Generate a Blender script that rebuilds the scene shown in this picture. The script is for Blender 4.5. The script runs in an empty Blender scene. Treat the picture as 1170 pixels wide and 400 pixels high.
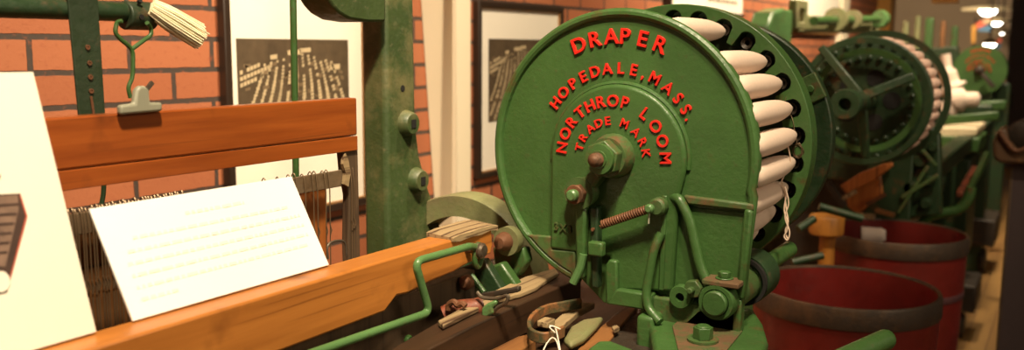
import bpy, bmesh, math, random
from mathutils import Vector, Matrix
random.seed(7)
sc = bpy.context.scene
COL = sc.collection
PI = math.pi

# ------------------------------------------------------------------ camera
F = 1050.0
CAM = Vector((0, 0, 1.35))
ROLL = math.radians(0.3)
VPX, VPY = 645.0, -143.0
cR, sR = math.cos(ROLL), math.sin(ROLL)
vx = VPX * cR + VPY * sR
vy = -VPX * sR + VPY * cR
PHI = math.atan(-vy / F)
TH = math.atan(vx / F * math.cos(PHI))
FW = Vector((math.cos(TH) * math.cos(PHI), math.sin(TH) * math.cos(PHI), -math.sin(PHI)))
RT = Vector((math.sin(TH), -math.cos(TH), 0))
UP = RT.cross(FW)

def at(x, y, X=None, Y=None, Z=None):
    """point of the photograph carried onto a real plane X=, Y= or Z= of the room"""
    a, b = x - 585, y - 200
    lx, ly = a * cR + b * sR, -a * sR + b * cR
    r = FW + RT * (lx / F) - UP * (ly / F)
    if X is not None: t = (X - CAM.x) / r.x
    elif Y is not None: t = (Y - CAM.y) / r.y
    else: t = (Z - CAM.z) / r.z
    return CAM + r * t

cd = bpy.data.cameras.new('camera')
co = bpy.data.objects.new('camera', cd)
COL.objects.link(co)
xa = RT * cR + UP * sR
ya = UP * cR - RT * sR
M = Matrix((xa, ya, -FW)).transposed().to_4x4()
M.translation = CAM
co.matrix_world = M
cd.sensor_width = 36
cd.lens = F / 1170 * 36
cd.clip_start = 0.02
cd.dof.use_dof = True
cd.dof.focus_distance = 1.3
cd.dof.aperture_fstop = 4.0
sc.camera = co

# ------------------------------------------------------------------ materials
MATS = {}
def nmat(name):
    m = bpy.data.materials.new(name); m.use_nodes = True
    MATS[name] = m
    nt = m.node_tree
    return m, nt, nt.nodes['Principled BSDF']

def mix_rgb(nt, fac, a, b):
    n = nt.nodes.new('ShaderNodeMix'); n.data_type = 'RGBA'
    nt.links.new(fac, n.inputs[0])
    for s, v in ((n.inputs[6], a), (n.inputs[7], b)):
        if isinstance(v, tuple): s.default_value = (*v, 1)
        else: nt.links.new(v, s)
    return n.outputs[2]

def coords(nt, scale=(1, 1, 1), loc=(0, 0, 0), rot=(0, 0, 0)):
    tc = nt.nodes.new('ShaderNodeTexCoord'); mp = nt.nodes.new('ShaderNodeMapping')
    nt.links.new(tc.outputs['Object'], mp.inputs['Vector'])
    mp.inputs['Scale'].default_value = scale; mp.inputs['Location'].default_value = loc
    mp.inputs['Rotation'].default_value = rot
    return mp.outputs[0]

def noise(nt, vec, scale, detail=4, rough=.55):
    n = nt.nodes.new('ShaderNodeTexNoise'); nt.links.new(vec, n.inputs['Vector'])
    n.inputs['Scale'].default_value = scale; n.inputs['Detail'].default_value = detail
    n.inputs['Roughness'].default_value = rough
    return n.outputs['Fac']

def ramp(nt, fac, p0, p1):
    r = nt.nodes.new('ShaderNodeMapRange'); nt.links.new(fac, r.inputs[0])
    r.inputs[1].default_value = p0; r.inputs[2].default_value = p1
    r.clamp = True
    return r.outputs[0]

def bump(nt, h, bsdf, strength=.2, dist=.002):
    b = nt.nodes.new('ShaderNodeBump'); nt.links.new(h, b.inputs['Height'])
    b.inputs['Strength'].default_value = strength; b.inputs['Distance'].default_value = dist
    nt.links.new(b.outputs[0], bsdf.inputs['Normal'])

def paint(name, base, dirt=(.09, .045, .018), amount=(.56, .70), rough=.36, dscale=18, bs=.35, metallic=0.0, spec=.5):
    m, nt, b = nmat(name)
    v = coords(nt)
    n1 = noise(nt, v, dscale, 7, .68); n2 = noise(nt, v, 130, 3)
    n3 = noise(nt, v, 7, 3); n4 = noise(nt, v, 75, 5, .7)
    c0 = mix_rgb(nt, ramp(nt, n3, .3, .7), tuple(x * .78 for x in base), tuple(x * 1.18 for x in base))
    c = mix_rgb(nt, ramp(nt, n1, *amount), c0, dirt)
    mu = nt.nodes.new('ShaderNodeMath'); mu.operation = 'MULTIPLY'; mu.inputs[1].default_value = .55
    nt.links.new(ramp(nt, n4, .60, .70), mu.inputs[0])
    c = mix_rgb(nt, mu.outputs[0], c, tuple((x + y * .5) * .6 for x, y in zip(dirt, base)))
    nt.links.new(c, b.inputs['Base Color'])
    rr = nt.nodes.new('ShaderNodeMapRange'); nt.links.new(n4, rr.inputs[0])
    rr.inputs[1].default_value = .35; rr.inputs[2].default_value = .7; rr.inputs[3].default_value = rough * .85; rr.inputs[4].default_value = min(1, rough * 1.5)
    nt.links.new(rr.outputs[0], b.inputs['Roughness'])
    b.inputs['Metallic'].default_value = metallic
    b.inputs['Specular IOR Level'].default_value = spec
    ad = nt.nodes.new('ShaderNodeMath'); ad.operation = 'MULTIPLY_ADD'; ad.inputs[1].default_value = 1.2
    nt.links.new(n4, ad.inputs[0]); nt.links.new(n2, ad.inputs[2])
    bump(nt, ad.outputs[0], b, bs, .0018)
    return m

def wood(name, a, b_, dark, axis=0, rough=.35, crack=.62, gs=1.0, coat=.0):
    m, nt, b = nmat(name)
    s = [26 * gs, 26 * gs, 26 * gs]; s[axis] = 1.6 * gs
    v = coords(nt, tuple(s))
    g = noise(nt, v, 2.2, 6, .6)
    s2 = [85 * gs, 85 * gs, 85 * gs]; s2[axis] = 1.3 * gs
    v2 = coords(nt, tuple(s2)); g2 = noise(nt, v2, 1.6, 3, .5)
    v3 = coords(nt); n3 = noise(nt, v3, 9, 4)
    c = mix_rgb(nt, ramp(nt, g, .32, .68), a, b_)
    c = mix_rgb(nt, ramp(nt, g2, crack - .05, crack + .06), c, dark)
    c = mix_rgb(nt, ramp(nt, n3, .58, .74), c, dark)
    nt.links.new(c, b.inputs['Base Color'])
    b.inputs['Roughness'].default_value = rough
    b.inputs['Coat Weight'].default_value = coat
    bump(nt, g2, b, .15, .001)
    return m

def plain(name, col, rough=.6, metallic=0.0, var=.12, nscale=40, bs=.1):
    m, nt, b = nmat(name)
    n = noise(nt, coords(nt), nscale, 4)
    c = mix_rgb(nt, n, tuple(x * (1 - var) for x in col), tuple(min(1, x * (1 + var)) for x in col))
    nt.links.new(c, b.inputs['Base Color'])
    b.inputs['Roughness'].default_value = rough; b.inputs['Metallic'].default_value = metallic
    if bs: bump(nt, n, b, bs, .001)
    return m

def glow(name, col, strength):
    m, nt, b = nmat(name)
    b.inputs['Base Color'].default_value = (*col, 1)
    b.inputs['Emission Color'].default_value = (*col, 1)
    b.inputs['Emission Strength'].default_value = strength
    return m

GREEN = paint('green_enamel', (.044, .108, .027))
GREEN_FACE = paint('green_enamel_face', (.043, .106, .026), amount=(.62, .80), rough=.34, dscale=9)
GREEN_POST = paint('green_enamel_post', (.044, .072, .022), dirt=(.20, .17, .078), amount=(.46, .70), rough=.45, dscale=6)
GREEN_LIGHT = paint('green_enamel_rod', (.085, .185, .062), rough=.3)
GREEN_DUSTY = paint('dusty_green_enamel', (.05, .10, .026), dirt=(.115, .062, .026), amount=(.50, .68), rough=.5, dscale=45)
OLIVE = paint('dusty_olive_enamel', (.17, .18, .075), dirt=(.19, .15, .08), amount=(.45, .7), rough=.55, dscale=9)
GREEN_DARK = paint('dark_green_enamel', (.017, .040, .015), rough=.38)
DUST = paint('brown_lint_dust', (.12, .065, .028), dirt=(.05, .08, .02), amount=(.46, .62), rough=.85, dscale=30, bs=.5)
RED = plain('red_enamel', (.62, .018, .010), .38, var=.15)
STEEL = paint('worn_steel', (.16, .13, .095), dirt=(.10, .05, .02), rough=.42, metallic=.7)
RUST = paint('rusty_iron', (.16, .065, .028), dirt=(.05, .03, .015), amount=(.5, .7), rough=.6, metallic=.2)
RUST_OR = paint('orange_rust', (.24, .095, .030), dirt=(.045, .05, .02), amount=(.42, .58), rough=.6, dscale=30)
RUST_RED = paint('rusty_red_iron', (.22, .055, .025), dirt=(.05, .02, .01), amount=(.45, .65), rough=.5)
DARK_IRON = paint('dark_iron', (.035, .026, .018), dirt=(.06, .03, .014), rough=.5, metallic=.2)
WOOD_LAY = wood('golden_pine', (.50, .19, .036), (.36, .125, .022), (.19, .06, .012), rough=.38, crack=.66)
WOOD_HAR = wood('reddish_varnished_wood', (.36, .092, .016), (.22, .048, .009), (.10, .026, .008), rough=.28, crack=.66, coat=.2)
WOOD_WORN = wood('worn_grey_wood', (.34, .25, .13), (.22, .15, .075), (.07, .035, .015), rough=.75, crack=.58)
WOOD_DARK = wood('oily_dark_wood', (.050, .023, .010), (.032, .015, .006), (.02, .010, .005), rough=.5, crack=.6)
WOOD_MID = wood('brown_wood', (.27, .12, .038), (.18, .075, .024), (.06, .025, .01), rough=.5, crack=.62)
WOOD_STILE = wood('chipped_brown_wood', (.10, .060, .030), (.065, .040, .02), (.03, .015, .008), axis=2, rough=.7)
WOOD_ORANGE = wood('orange_wood', (.42, .14, .03), (.30, .09, .02), (.10, .03, .01), axis=2, rough=.45)
CARD = plain('cream_card', (.86, .80, .68), .55, var=.02, bs=0)
CARD_W = plain('white_card', (.92, .90, .86), .5, var=.01, bs=0)
MATBOARD = plain('ivory_mat_board', (.90, .84, .72), .7, var=.02, bs=0)
FRAME_M = plain('dark_brown_frame', (.030, .018, .012), .35)
FRAME_LIP = plain('gilt_frame_lip', (.30, .15, .05), .4)
SEPIA_D = plain('sepia_photo_ground', (.095, .066, .038), .5, var=.6, nscale=30, bs=0)
SEPIA_M = plain('sepia_photo_mid', (.20, .14, .08), .5, var=.4, nscale=60, bs=0)
SEPIA_L = plain('sepia_photo_roofs', (.58, .46, .28), .5, var=.2, nscale=80, bs=0)
PRINT_D = plain('printed_dark_brown', (.050, .026, .018), .5, var=.5, nscale=60, bs=0)
PRINT_M = plain('printed_mid_brown', (.19, .12, .085), .5, var=.5, nscale=90, bs=0)
PRINT_R = plain('printed_red_edge', (.45, .09, .05), .5, bs=0)
INK = plain('pale_faded_ink', (.86, .82, .70), .6, bs=0)
YARN = plain('white_cotton_yarn', (.66, .52, .42), .85, var=.06, nscale=120, bs=.3)
YARN_PINK = plain('cotton_yarn_far', (.72, .50, .40), .85, var=.06, nscale=120, bs=.3)
COTTON = plain('raw_cotton_strands', (.90, .80, .56), .85, var=.2, nscale=90, bs=.4)
THREAD = plain('loose_thread', (.75, .58, .45), .8, bs=0)
STRING = plain('white_string', (.8, .74, .62), .8, bs=0)
CLIP = plain('pale_grey_paint', (.27, .275, .205), .45)
STRAP = paint('green_painted_leather', (.020, .038, .016), dirt=(.10, .05, .02), amount=(.62, .72), rough=.5)
HOLE = plain('dark_hole', (.006, .005, .004), .8, bs=0)
HEDDLE = plain('heddle_wire', (.17, .115, .065), .4, metallic=.5)
HBAR = paint('brown_steel_bar', (.17, .12, .07), dirt=(.09, .05, .02), amount=(.5, .7), rough=.5, metallic=.3)
COLUMN = plain('cream_paint', (.86, .76, .56), .5, var=.03, nscale=5, bs=.05)
BARREL = paint('dark_red_fibre', (.155, .013, .010), dirt=(.07, .010, .008), amount=(.5, .8), rough=.33, dscale=5, bs=.08)
BAND = paint('brown_steel_hoop', (.060, .042, .030), dirt=(.12, .065, .03), amount=(.5, .72), rough=.45, metallic=.35, dscale=9)
HOOP = plain('purple_grey_hoop', (.10, .045, .05), .4, metallic=.2)
PAPER = plain('white_paper', (.92, .80, .70), .7, bs=0)
YELLOW = wood('orange_yellow_paint', (.36, .15, .022), (.30, .115, .016), (.2, .08, .015), axis=2, rough=.45)
CREAM_BOX = plain('cream_metal', (.80, .68, .44), .5, bs=0)
PURPLE = plain('purple_brown_board', (.060, .042, .043), .6)
LEATHER = paint('brown_leather', (.085, .045, .02), dirt=(.22, .10, .03), amount=(.55, .7), rough=.45)
OCHRE = plain('ochre_paint', (.55, .26, .04), .5)
BANNER_R = plain('red_banner', (.75, .12, .06), .6, bs=0)
BANNER_B = plain('blue_banner', (.07, .17, .28), .6, bs=0)
BULB = glow('lit_bulb', (1, .93, .78), 14)
SHADE = plain('pale_lamp_shade', (.75, .62, .38), .5, bs=0)
WALL_END = plain('brown_plaster', (.26, .19, .12), .8, nscale=2)
CEIL = plain('brown_ceiling', (.20, .15, .10), .8, nscale=2)

def brick_mat():
    m, nt, b = nmat('red_brick')
    tc = nt.nodes.new('ShaderNodeTexCoord'); sp = nt.nodes.new('ShaderNodeSeparateXYZ'); cb = nt.nodes.new('ShaderNodeCombineXYZ')
    nt.links.new(tc.outputs['Object'], sp.inputs[0])
    nt.links.new(sp.outputs[0], cb.inputs[0]); nt.links.new(sp.outputs[2], cb.inputs[1])
    nd = nt.nodes.new('ShaderNodeTexNoise'); nd.inputs['Scale'].default_value = 35
    nt.links.new(cb.outputs[0], nd.inputs['Vector'])
    vm = nt.nodes.new('ShaderNodeVectorMath'); vm.operation = 'SCALE'; vm.inputs['Scale'].default_value = .005
    vs = nt.nodes.new('ShaderNodeVectorMath'); vs.operation = 'SUBTRACT'; vs.inputs[1].default_value = (.5, .5, .5)
    nt.links.new(nd.outputs['Color'], vs.inputs[0]); nt.links.new(vs.outputs[0], vm.inputs[0])
    va = nt.nodes.new('ShaderNodeVectorMath'); va.operation = 'ADD'
    nt.links.new(cb.outputs[0], va.inputs[0]); nt.links.new(vm.outputs[0], va.inputs[1])
    mp = nt.nodes.new('ShaderNodeMapping'); nt.links.new(va.outputs[0], mp.inputs['Vector'])
    mp.inputs['Location'].default_value = (BRX, BRZ, 0)
    br = nt.nodes.new('ShaderNodeTexBrick'); nt.links.new(mp.outputs[0], br.inputs['Vector'])
    br.inputs['Scale'].default_value = 1; br.inputs['Brick Width'].default_value = .210
    br.inputs['Row Height'].default_value = .0665; br.inputs['Mortar Size'].default_value = .0058
    br.inputs['Mortar Smooth'].default_value = .12; br.inputs['Bias'].default_value = 0
    br.inputs['Color1'].default_value = (.35, .112, .048, 1); br.inputs['Color2'].default_value = (.44, .155, .070, 1)
    br.inputs['Mortar'].default_value = (.062, .045, .036, 1)
    n = noise(nt, cb.outputs[0], 70, 5, .7)
    c = mix_rgb(nt, ramp(nt, n, .56, .75), br.outputs['Color'], (.30, .085, .038))
    nt.links.new(c, b.inputs['Base Color'])
    b.inputs['Roughness'].default_value = .6
    ad = nt.nodes.new('ShaderNodeMath'); ad.operation = 'MULTIPLY_ADD'
    nt.links.new(br.outputs['Fac'], ad.inputs[0]); ad.inputs[1].default_value = -1.0
    ml = nt.nodes.new('ShaderNodeMath'); ml.operation = 'MULTIPLY'; ml.inputs[1].default_value = .25
    nt.links.new(n, ml.inputs[0]); nt.links.new(ml.outputs[0], ad.inputs[2])
    bump(nt, ad.outputs[0], b, .8, .006)
    return m
BRX, BRZ = -.967 + .21 * 20, -1.297 + .0665 * 40
BRICK = brick_mat()

def floor_mat():
    m, nt, b = nmat('worn_floor_boards')
    v = coords(nt)
    br = nt.nodes.new('ShaderNodeTexBrick'); nt.links.new(v, br.inputs['Vector'])
    br.inputs['Scale'].default_value = 1; br.inputs['Brick Width'].default_value = 1.9
    br.inputs['Row Height'].default_value = .09; br.inputs['Mortar Size'].default_value = .002
    br.inputs['Color1'].default_value = (.33, .185, .055, 1); br.inputs['Color2'].default_value = (.27, .145, .043, 1)
    br.inputs['Mortar'].default_value = (.10, .05, .02, 1)
    n = noise(nt, coords(nt, (1.2, 18, 1)), 3, 5)
    c = mix_rgb(nt, ramp(nt, n, .5, .8), br.outputs['Color'], (.24, .13, .045))
    nt.links.new(c, b.inputs['Base Color']); b.inputs['Roughness'].default_value = .65
    return m
FLOOR = floor_mat()

def glass_mat():
    m, nt, b = nmat('picture_glass')
    nt.nodes.remove(b)
    out = nt.nodes['Material Output']
    t = nt.nodes.new('ShaderNodeBsdfTransparent'); g = nt.nodes.new('ShaderNodeBsdfGlossy')
    g.inputs['Roughness'].default_value = .04
    lw = nt.nodes.new('ShaderNodeLayerWeight'); lw.inputs[0].default_value = .5
    pw = nt.nodes.new('ShaderNodeMath'); pw.operation = 'POWER'; pw.inputs[1].default_value = 5
    nt.links.new(lw.outputs['Facing'], pw.inputs[0])
    f = nt.nodes.new('ShaderNodeMath'); f.operation = 'MULTIPLY_ADD'; f.inputs[1].default_value = .6; f.inputs[2].default_value = .02
    nt.links.new(pw.outputs[0], f.inputs[0])
    mx = nt.nodes.new('ShaderNodeMixShader')
    nt.links.new(f.outputs[0], mx.inputs[0]); nt.links.new(t.outputs[0], mx.inputs[1]); nt.links.new(g.outputs[0], mx.inputs[2])
    nt.links.new(mx.outputs[0], out.inputs[0])
    return m
GLASS = glass_mat()

# ------------------------------------------------------------------ mesh builder
ORG = {}
def basis(d):
    d = Vector(d).normalized()
    h = Vector((0, 0, 1)) if abs(d.z) < .9 else Vector((1, 0, 0))
    a = d.cross(h).normalized(); b = d.cross(a).normalized()
    return d, a, b

class MB:
    def __init__(s): s.bm = bmesh.new(); s.mi = 0; s.T = None
    def v(s, p):
        return s.bm.verts.new(Vector(p))
    def f(s, vs):
        try:
            fc = s.bm.faces.new(vs); fc.material_index = s.mi; return fc
        except ValueError: return None
    def box(s, lo, hi, rot=None, piv=None):
        lo, hi = Vector(lo), Vector(hi)
        ps = [Vector((x, y, z)) for z in (lo.z, hi.z) for y in (lo.y, hi.y) for x in (lo.x, hi.x)]
        if rot is not None:
            c = Vector(piv) if piv is not None else (lo + hi) / 2
            ps = [c + rot @ (p - c) for p in ps]
        return s.hexa(ps)
    def hexa(s, ps):
        v = [s.v(p) for p in ps]
        for q in ((0, 2, 3, 1), (4, 5, 7, 6), (0, 1, 5, 4), (2, 6, 7, 3), (0, 4, 6, 2), (1, 3, 7, 5)): s.f([v[i] for i in q])
        return s
    def bar(s, p0, p1, w0, h0, w1=None, h1=None, up=(0, 0, 1)):
        """tapered rectangular bar between two points"""
        w1 = w0 if w1 is None else w1; h1 = h0 if h1 is None else h1
        p0, p1 = Vector(p0), Vector(p1); d = (p1 - p0).normalized()
        a = d.cross(Vector(up)).normalized(); b = a.cross(d).normalized()
        ps = []
        for p, w, h in ((p0, w0, h0), (p1, w1, h1)):
            ps += [p - a * w / 2 - b * h / 2, p + a * w / 2 - b * h / 2, p - a * w / 2 + b * h / 2, p + a * w / 2 + b * h / 2]
        return s.hexa(ps)
    def cyl(s, p0, p1, r0, r1=None, n=24, rot=0.0):
        r1 = r0 if r1 is None else r1
        p0, p1 = Vector(p0), Vector(p1); d, a, b = basis(p1 - p0)
        R = []
        for p, r in ((p0, r0), (p1, r1)):
            R.append([s.v(p + (a * math.cos(2 * PI * i / n + rot) + b * math.sin(2 * PI * i / n + rot)) * r) for i in range(n)])
        for i in range(n): s.f([R[0][i], R[0][(i + 1) % n], R[1][(i + 1) % n], R[1][i]])
        s.f(R[0][::-1]); s.f(R[1])
        return s
    def lathe(s, prof, o, d, n=48, closed=False):
        """prof: (radius, height along d)"""
        o = Vector(o); d, a, b = basis(d); rings = []
        for r, h in prof:
            if r < 1e-6: rings.append([s.v(o + d * h)])
            else: rings.append([s.v(o + d * h + (a * math.cos(2 * PI * i / n) + b * math.sin(2 * PI * i / n)) * r) for i in range(n)])
        pairs = list(zip(rings, rings[1:]))
        if closed: pairs.append((rings[-1], rings[0]))
        for A, B in pairs:
            for i in range(n):
                j = (i + 1) % n
                if len(A) == 1: s.f([A[0], B[j], B[i]])
                elif len(B) == 1: s.f([A[i], A[j], B[0]])
                else: s.f([A[i], A[j], B[j], B[i]])
        return s
    def tube(s, path, r, n=10, closed=False, rs=None):
        P = [Vector(p) for p in path]; m = len(P); rings = []
        prev = None
        for k in range(m):
            if closed: t = (P[(k + 1) % m] - P[k - 1]).normalized()
            else: t = (P[min(k + 1, m - 1)] - P[max(k - 1, 0)]).normalized()
            if prev is None: _, a, b = basis(t)
            else:
                a = prev - t * prev.dot(t)
                a = a.normalized() if a.length > 1e-6 else basis(t)[1]
                b = t.cross(a)
            prev = a
            rr = rs[k] if rs else r
            rings.append([s.v(P[k] + (a * math.cos(2 * PI * i / n) + b * math.sin(2 * PI * i / n)) * rr) for i in range(n)])
        for k in range(m if closed else m - 1):
            A, B = rings[k], rings[(k + 1) % m]
            for i in range(n): s.f([A[i], A[(i + 1) % n], B[(i + 1) % n], B[i]])
        if not closed: s.f(rings[0][::-1]); s.f(rings[-1])
        return s
    def prism(s, poly, vec, holes=None):
        """planar outline (3-D points) swept along vec"""
        vec = Vector(vec)
        A = [s.v(p) for p in poly]; B = [s.v(Vector(p) + vec) for p in poly]
        n = len(poly)
        for i in range(n): s.f([A[i], A[(i + 1) % n], B[(i + 1) % n], B[i]])
        s.f(A[::-1]); s.f(B)
        return s
    def ringprism(s, outer, inner, vec):
        """two outlines with the same point count: plate with one hole"""
        vec = Vector(vec); n = len(outer)
        O = [s.v(p) for p in outer]; I = [s.v(p) for p in inner]
        O2 = [s.v(Vector(p) + vec) for p in outer]; I2 = [s.v(Vector(p) + vec) for p in inner]
        for i in range(n):
            j = (i + 1) % n
            s.f([O[i], O[j], O2[j], O2[i]]); s.f([I[j], I[i], I2[i], I2[j]])
            s.f([O[j], O[i], I[i], I[j]]); s.f([O2[i], O2[j], I2[j], I2[i]])
        return s
    def poly(s, pts):
        s.f([s.v(p) for p in pts]); return s
    def build(s, name, mats, parent=None, bev=0.0, ang=35, seg=2, sub=0):
        me = bpy.data.meshes.new(name)
        bmesh.ops.recalc_face_normals(s.bm, faces=s.bm.faces[:])
        o = bpy.data.objects.new(name, me)
        COL.objects.link(o)
        off = Vector((0, 0, 0))
        if parent is not None:
            off = ORG[parent.name]; o.parent = parent; ORG[o.name] = off
        else:
            xs = [v.co for v in s.bm.verts]
            off = Vector(((min(p.x for p in xs) + max(p.x for p in xs)) / 2, (min(p.y for p in xs) + max(p.y for p in xs)) / 2, min(p.z for p in xs)))
            o.location = off; ORG[o.name] = off
        bmesh.ops.translate(s.bm, verts=s.bm.verts[:], vec=-off)
        s.bm.to_mesh(me); s.bm.free()
        for mm in (mats if isinstance(mats, (list, tuple)) else [mats]): me.materials.append(mm)
        me.shade_smooth(); me.set_sharp_from_angle(angle=math.radians(ang))
        if sub:
            md = o.modifiers.new('Subdivision', 'SUBSURF'); md.levels = sub; md.render_levels = sub
        if bev:
            md = o.modifiers.new('Bevel', 'BEVEL'); md.width = bev; md.segments = seg; md.limit_method = 'ANGLE'
            md.angle_limit = math.radians(40); md.harden_normals = False
        return o

def tag(o, label, cat, group=None, kind=None):
    o['label'] = label; o['category'] = cat
    if group: o['group'] = group
    if kind: o['kind'] = kind
    return o
def thing(name, loc, label, cat, group=None):
    o = bpy.data.objects.new(name, None); COL.objects.link(o)
    o.empty_display_size = .05
    o.location = loc; ORG[o.name] = Vector(loc)
    return tag(o, label, cat, group)
def struct(o): o['kind'] = 'structure'; return o
def dup(root, loc, label=None, rot=None):
    r = root.copy(); COL.objects.link(r); r.location = loc; ORG[r.name] = Vector(loc)
    if rot is not None: r.rotation_euler = rot
    if label: r['label'] = label
    for ch in list(root.children):
        c = ch.copy(); COL.objects.link(c); c.parent = r
        for g in list(ch.children):
            d = g.copy(); COL.objects.link(d); d.parent = c
    return r

def smooth_path(pts, r=.02, n=6):
    """round the corners of a polyline"""
    P = [Vector(p) for p in pts]; out = [P[0]]
    for i in range(1, len(P) - 1):
        a, b, c = P[i - 1], P[i], P[i + 1]
        d = min(r, (a - b).length * .45, (c - b).length * .45)
        p, q = b + (a - b).normalized() * d, b + (c - b).normalized() * d
        for k in range(n + 1):
            t = k / n; out.append(p * (1 - t) ** 2 + b * 2 * t * (1 - t) + q * t * t)
    out.append(P[-1]); return out
def catmull(pts, n=6):
    P = [Vector(p) for p in pts]; P = [P[0] * 2 - P[1]] + P + [P[-1] * 2 - P[-2]]; out = []
    for i in range(1, len(P) - 2):
        for k in range(n):
            t = k / n
            out.append(.5 * (2 * P[i] + (P[i + 1] - P[i - 1]) * t + (2 * P[i - 1] - 5 * P[i] + 4 * P[i + 1] - P[i + 2]) * t * t + (3 * P[i] - P[i - 1] - 3 * P[i + 1] + P[i + 2]) * t ** 3))
    out.append(P[-2]); return out

# ------------------------------------------------------------------ the room
WY = 1.64
struct(MB().box((-2, -4.5, -.1), (20.2, 5, 0)).build('floor', FLOOR))
struct(MB().box((-2, WY, 0), (9.4, WY + .15, 3.0)).build('wall_left', BRICK))
struct(MB().box((20, -4.5, 0), (20.2, 5, 3.0)).build('wall_end', WALL_END))
struct(MB().box((-2, -4.5, 3.0), (20.2, 5, 3.1)).build('ceiling', CEIL))
# cream boxed-in column standing against the bricks
b = MB()
pf = [(2.2, 1.53), (2.275, 1.53)]
ps = []
for z, xb in ((0, 2.40), (.92, 2.27), (1.48, 2.195), (3.0, 2.10)):
    pass
lo = [(2.205, 1.53, 0), (2.28, 1.53, 0), (2.33, WY, 0), (2.45, WY, 0)]
hi = [(2.205, 1.53, 3), (2.28, 1.53, 3), (2.03, WY, 3), (2.30, WY, 3)]
b.hexa(lo + hi)
struct(b.build('trim_1', COLUMN, bev=.004))
yd = at(1152, 60, X=12).y
struct(MB().box((12, -4.5, 0), (12.15, yd, 3.0)).build('wall_right', PURPLE))
# ochre post where the brick wall ends
struct(MB().box((9.35, WY - .12, 0), (9.62, WY + .2, 3.0)).build('trim_2', OCHRE, bev=.01))
struct(MB().box((7.62, WY - .05, 1.3), (7.86, WY + .01, 3.0)).build('trim_3', COLUMN, bev=.01))

# ------------------------------------------------------------------ framed pictures on the brick wall
def aerial(mb, x0, x1, z0, z1, y):
    """sepia aerial view: dark ground with rows of pale roofs"""
    mb.mi = 2; mb.poly([(x0, y, z0), (x1, y, z0), (x1, y, z1), (x0, y, z1)])
    W, H = x1 - x0, z1 - z0
    rnd = random.Random(11)
    y2 = y - .0006
    def q(u, v, su, sv, sh=0.0):
        mb.poly([(x0 + W * (u - su), y2, z0 + H * (v - sv - sh)), (x0 + W * (u + su), y2, z0 + H * (v - sv + sh)), (x0 + W * (u + su), y2, z0 + H * (v + sv + sh)), (x0 + W * (u - su), y2, z0 + H * (v + sv - sh))])
    mb.mi = 3
    for k in range(70):
        u, v = rnd.uniform(.04, .96), rnd.uniform(.04, .78); q(u, v, rnd.uniform(.01, .03), rnd.uniform(.008, .02), rnd.uniform(-.01, .01))
    y2 -= .0003
    mb.mi = 4
    # terraces of pale roofs fanning down the slope
    for k in range(12):
        ut, ub = .22 + k * .055, -.10 + k * .098
        for j in range(26):
            t = j / 25.0
            u = ut + (ub - ut) * t + .04 * math.sin(t * 3.0); v = .86 - .82 * t - .03 * abs(k - 6) * (1 - t) * .5
            if not (.03 < u < .96) or v < .03 or rnd.random() < .14: continue
            sz = .010 + .010 * t
            q(u, v, sz * rnd.uniform(.7, 1.1), sz * rnd.uniform(.8, 1.3), sz * .35)
    for k in range(3):
        for j in range(9):
            u = .03 + j * .028; v = .60 + j * .012 + k * .055
            if rnd.random() < .2: continue
            q(u, v, .011, .017, .004)
    for u, v, w, h in ((.48, .88, .06, .022), (.58, .90, .05, .02), (.86, .74, .05, .025), (.30, .84, .03, .02)): q(u, v, w, h, .004)

def picture(x0, x1, z0, z1, px0, px1, pz0, pz1, label, fw=.019, photo=True, group=None, fm=FRAME_M):
    y = WY - .026
    t = thing('picture_frame', ((x0 + x1) / 2, y, z0), label, 'picture', group)
    m = MB(); R = lambda a, b, c, d, yy: [(a, yy, c), (b, yy, c), (b, yy, d), (a, yy, d)]
    m.ringprism(R(x0, x1, z0, z1, y), R(x0 + fw, x1 - fw, z0 + fw, z1 - fw, y), (0, .024, 0))
    m.build('frame', fm, t, bev=.003)
    m = MB(); e = .004
    m.ringprism(R(x0 + fw - .001, x1 - fw + .001, z0 + fw - .001, z1 - fw + .001, y + .006), R(x0 + fw + e, x1 - fw - e, z0 + fw + e, z1 - fw - e, y + .006), (0, .008, 0))
    m.build('frame_lip', FRAME_LIP, t)
    MB().box((x0 + fw, y + .014, z0 + fw), (x1 - fw, y + .018, z1 - fw)).build('mat_board', MATBOARD, t)
    if photo:
        m = MB(); aerial(m, px0, px1, pz0, pz1, y + .0128)
        m.build('photograph', [MATBOARD, FRAME_M, SEPIA_D, SEPIA_M, SEPIA_L], t)
    MB().box((x0 + fw, y + .008, z0 + fw), (x1 - fw, y + .0095, z1 - fw)).build('glass_pane', GLASS, t)
    return t
picture(1.428, 1.925, .925, 1.50, 1.471, 1.849, 1.10, 1.366, 'dark framed aerial photograph on brick, behind the reddish harness board')
picture(2.452, 3.02, .925, 1.495, 2.527, 2.905, 1.105, 1.376, 'dark framed aerial photograph half hidden behind the big green lettered disc')
# cream sheet further along
t = thing('picture_frame', (4.6, WY - .03, 1.50), 'cream printed sheet in a thin frame high above the white bobbins', 'picture')
m = MB(); m.box((4.06, WY - .03, 1.525), (5.12, WY - .002, 2.2)); m.build('backing', MATBOARD, t, bev=.003)
m = MB(); 
for zz, hh in ((1.52, .018),): m.box((4.03, WY - .034, zz), (5.15, WY - .001, zz + hh))
m.box((4.03, WY - .034, 1.52), (4.06, WY - .001, 2.2)); m.build('frame', FRAME_M, t)
m = MB()
for r in range(3):
    x = 4.55
    while x < 5.02:
        w = random.uniform(.03, .09); m.box((x, WY - .0312, 1.585 + r * .05), (x + w, WY - .0302, 1.602 + r * .05)); x += w + .02
m.build('faded_print', SEPIA_M, t)
t = thing('picture_frame', (7.0, WY - .03, 1.4), 'pale yellow sheet on the far bricks above the second loom beam', 'picture')
MB().box((6.18, WY - .03, 1.475), (7.55, WY - .002, 2.2)).build('backing', MATBOARD, t, bev=.004)
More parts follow.
